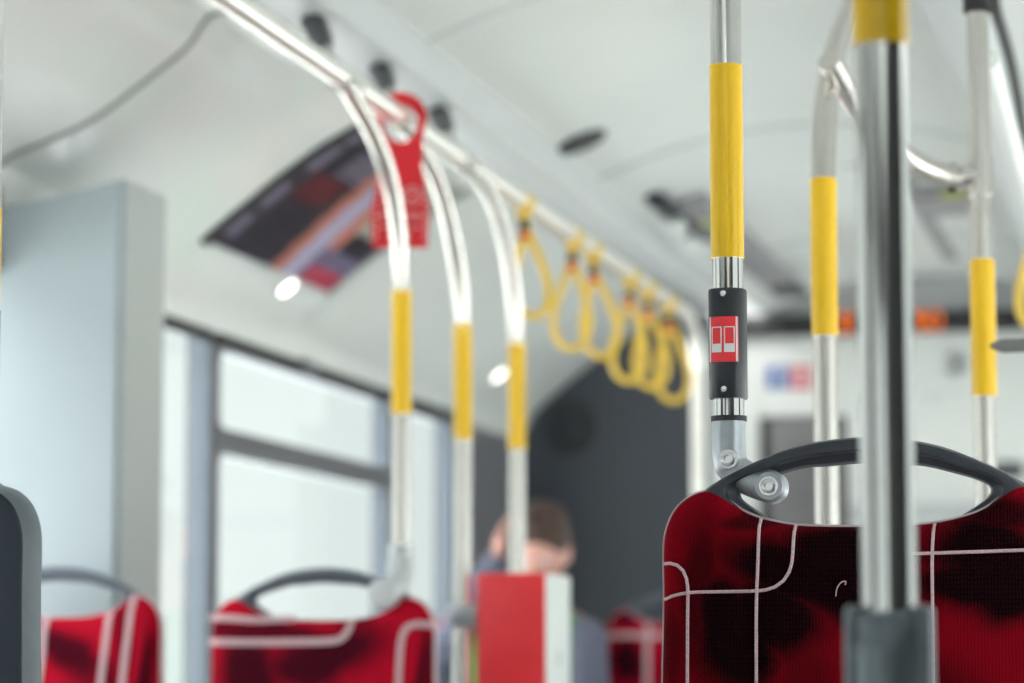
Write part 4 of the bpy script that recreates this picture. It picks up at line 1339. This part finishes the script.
# ------------------------------------------------------------------ the seated person
ps_ = Vector((loc4[0] + 0.055, loc4[1], loc4[2]))
hd = at(541, 548, (at(515, 592, 8.0) - EYE).dot(FWD) - 0.12)
hd_l = hd - ps_
t = thing('person', 'seated person in a grey jacket, bowed brown-haired head propped on one hand', 'person', ps_)
def blob(bm, c, r, rot=None):
    vs = bmesh.ops.create_icosphere(bm, subdivisions=3, radius=1.0)['verts']
    for v in vs:
        v.co = Vector((v.co.x * r[0], v.co.y * r[1], v.co.z * r[2]))
        if rot: v.co = rot @ v.co
        v.co += Vector(c)
def limb(bm, pts, rs, seg=16):
    for (a, b), (ra, rb) in zip(zip(pts, pts[1:]), zip(rs, rs[1:])):
        add_tube(bm, [Vector(a).lerp(Vector(b), k / 4) for k in range(5)], [ra + (rb - ra) * k / 4 for k in range(5)], seg=seg)
    for p_, r_ in zip(pts, rs): blob(bm, p_, (r_, r_, r_))
def remesh(o, vox=0.008, it=6):
    m_ = o.modifiers.new('remesh', 'REMESH'); m_.mode = 'VOXEL'; m_.voxel_size = vox; m_.use_smooth_shade = True
    s_ = o.modifiers.new('smooth', 'SMOOTH'); s_.iterations = it; s_.factor = 0.5
seat_z = 0.50
sh_z = hd_l.z - 0.215
hy = hd_l.y
hc = hd_l                               # centre of the head
tilt = Matrix.Rotation(math.radians(28), 3, 'X')     # bowed forward (towards -y)
bm = bmesh.new()
blob(bm, hc, (0.073, 0.092, 0.105), tilt)
blob(bm, hc + tilt @ Vector((0, -0.035, -0.06)), (0.052, 0.055, 0.062), tilt)       # jaw
blob(bm, hc + tilt @ Vector((0, -0.098, -0.02)), (0.012, 0.018, 0.024), tilt)       # nose
blob(bm, hc + tilt @ Vector((0, -0.088, -0.068)), (0.024, 0.010, 0.007), tilt)      # lips
for s_ in (-1, 1):
    blob(bm, hc + tilt @ Vector((s_ * 0.074, 0.008, -0.02)), (0.010, 0.018, 0.032), tilt)   # ears
    blob(bm, hc + tilt @ Vector((s_ * 0.03, -0.078, 0.022)), (0.020, 0.010, 0.007), tilt)   # brow
neck0 = Vector((0.01, -0.11, sh_z + 0.05))
limb(bm, [hc + Vector((0, 0.02, -0.06)), neck0, Vector((0, -0.10, sh_z - 0.03))], [0.052, 0.054, 0.075])
blob(bm, (0, -0.11, sh_z - 0.16), (0.155, 0.095, 0.20)); blob(bm, (0, -0.13, seat_z + 0.11), (0.15, 0.11, 0.13))
RA = [Vector((-0.175, -0.105, sh_z - 0.045)), Vector((-0.27, -0.22, sh_z - 0.20)), hc + Vector((-0.125, -0.03, -0.045))]   # arm that props the head
for s_ in (-1, 1):
    sh = Vector((s_ * 0.175, -0.105, sh_z - 0.045)); el = Vector((s_ * 0.215, -0.18, seat_z + 0.17)); wr = Vector((s_ * 0.09, -0.40, seat_z + 0.13))
    if s_ < 0:
        sh, el, wr = RA
        limb(bm, [sh, el, wr], [0.055, 0.042, 0.026])
        blob(bm, wr + Vector((0.012, 0.0, 0.045)), (0.017, 0.036, 0.044))
        for f_ in range(4):
            b0 = wr + Vector((0.018, -0.030 + 0.020 * f_, 0.078)); l_ = (0.060, 0.070, 0.066, 0.052)[f_]
            limb(bm, [b0, b0 + Vector((0.012, 0, l_ * .45)), b0 + Vector((0.034, 0, l_ * .8))], [0.0095, 0.0088, 0.0078], seg=8)
        b0 = wr + Vector((0.012, -0.034, 0.03)); limb(bm, [b0, b0 + Vector((0.016, -0.026, 0.020)), b0 + Vector((0.03, -0.034, 0.042))], [0.012, 0.0105, 0.0085], seg=8)
    else:
        limb(bm, [sh, el, wr], [0.055, 0.042, 0.027])
        # palm and fingers resting on the lap
        blob(bm, wr + Vector((-s_ * 0.035, -0.03, -0.01)), (0.042, 0.046, 0.016))
        for f_ in range(4):
            b0 = wr + Vector((-s_ * (0.055 + 0.004 * f_), -0.005 - 0.021 * f_, -0.008))
            l_ = (0.060, 0.072, 0.068, 0.052)[3 - f_]
            limb(bm, [b0, b0 + Vector((-s_ * l_ * .5, -0.01, -0.008)), b0 + Vector((-s_ * l_ * .8, -0.006, -0.028))], [0.0095, 0.0085, 0.0075], seg=8)
        b0 = wr + Vector((-s_ * 0.01, -0.05, 0.0)); limb(bm, [b0, b0 + Vector((-s_ * 0.02, -0.035, 0.006)), b0 + Vector((-s_ * 0.04, -0.05, 0.0))], [0.012, 0.010, 0.008], seg=8)
    hip = Vector((s_ * 0.085, -0.14, seat_z + 0.075)); kn = Vector((s_ * 0.12, -0.54, seat_z + 0.05)); an = Vector((s_ * 0.12, -0.56, 0.09))
    limb(bm, [hip, kn, an], [0.082, 0.058, 0.038])
    limb(bm, [an, an + Vector((0, -0.06, -0.045)), an + Vector((0, -0.15, -0.055))], [0.04, 0.038, 0.03])
bd = link('body', bm, M['skin'], t, recalc=False); remesh(bd, 0.007, 5)
# hair
bm = bmesh.new()
blob(bm, hc + tilt @ Vector((0, 0.016, 0.030)), (0.084, 0.098, 0.094), tilt)
blob(bm, hc + tilt @ Vector((0, 0.045, -0.02)), (0.080, 0.066, 0.085), tilt)
for k in range(46):
    a = random.uniform(0, 2 * math.pi); b_ = random.uniform(0.15, 1.25)
    dvec = Vector((math.sin(b_) * math.cos(a), math.sin(b_) * math.sin(a), math.cos(b_)))
    blob(bm, hc + tilt @ Vector((dvec.x * 0.076, dvec.y * 0.086 + 0.016, dvec.z * 0.086 + 0.034)), (0.018, 0.018, 0.013), tilt)
hr = link('hair', bm, M['hair'], t, recalc=False); remesh(hr, 0.006, 3)
for s_ in (-1, 1):
    bm = bmesh.new(); blob(bm, hc + tilt @ Vector((s_ * 0.03, -0.083, 0.003)), (0.013, 0.009, 0.008), tilt)
    link('eye', bm, M['whiteprint'], t)
# green top under the jacket
bm = bmesh.new()
blob(bm, (0, -0.125, sh_z - 0.16), (0.150, 0.100, 0.205)); blob(bm, (0, -0.14, seat_z + 0.12), (0.155, 0.118, 0.13))
limb(bm, [Vector((0, -0.105, sh_z + 0.0)), Vector((0, -0.105, sh_z - 0.08))], [0.072, 0.11])
for s_ in (-1, 1): limb(bm, [Vector((s_ * 0.05, -0.10, sh_z + 0.045)), Vector((s_ * 0.115, -0.12, sh_z + 0.0)), Vector((s_ * 0.12, -0.165, sh_z - 0.15))], [0.042, 0.050, 0.050])
gs = link('green_top', bm, M['shirt'], t, recalc=False); remesh(gs, 0.009, 5)
# jacket: two fronts, back and sleeves
bm = bmesh.new()
for s_ in (-1, 1):
    sh = Vector((s_ * 0.178, -0.10, sh_z - 0.045)); el = Vector((s_ * 0.222, -0.17, seat_z + 0.18)); wr = Vector((s_ * 0.105, -0.375, seat_z + 0.13))
    if s_ < 0: sh, el, wr = RA[0], RA[1], RA[1].lerp(RA[2], 1.0)
    limb(bm, [sh, el, wr], [0.068, 0.056, 0.040])
    limb(bm, [Vector((s_ * 0.15, -0.085, sh_z - 0.015)), sh], [0.045, 0.062])
    blob(bm, (s_ * 0.188, -0.12, sh_z - 0.20), (0.040, 0.100, 0.20)); blob(bm, (s_ * 0.170, -0.13, seat_z + 0.12), (0.045, 0.12, 0.14))
blob(bm, (0, -0.045, sh_z - 0.16), (0.18, 0.065, 0.22)); blob(bm, (0, -0.08, seat_z + 0.13), (0.17, 0.08, 0.14))
jk = link('jacket', bm, M['jacket'], t, recalc=False); remesh(jk, 0.009, 5)
bm = bmesh.new()
for s_ in (-1, 1):
    hip = Vector((s_ * 0.085, -0.14, seat_z + 0.078)); kn = Vector((s_ * 0.12, -0.54, seat_z + 0.05)); an = Vector((s_ * 0.12, -0.555, 0.12))
    limb(bm, [hip, kn, an], [0.092, 0.070, 0.055])
tr = link('trousers', bm, M['trousers'], t, recalc=False); remesh(tr, 0.01, 4)
for s_ in (-1, 1):
    bm = bmesh.new()
    an = Vector((s_ * 0.12, -0.56, 0.09))
    limb(bm, [an + Vector((0, 0.02, -0.035)), an + Vector((0, -0.06, -0.045)), an + Vector((0, -0.16, -0.055))], [0.048, 0.045, 0.036])
    sh_ = link('shoe', bm, M['black'], t, recalc=False); remesh(sh_, 0.008, 3)
# a curl of pale lint caught on the sharp seat
lp = [L(*p) for p in ((836.5, 596), (838, 588), (842, 582.5), (846.5, 581.5), (846, 585))]
bm = tube(smooth_path([Vector((a, front_y(0.6) - 0.0035, b)) for a, b in lp], 5), 0.0006, seg=6)
link('lint_thread', bm, M['piping'], seat_near)
seat1.scale = seat2.scale = (0.97, 0.97, 1.0)
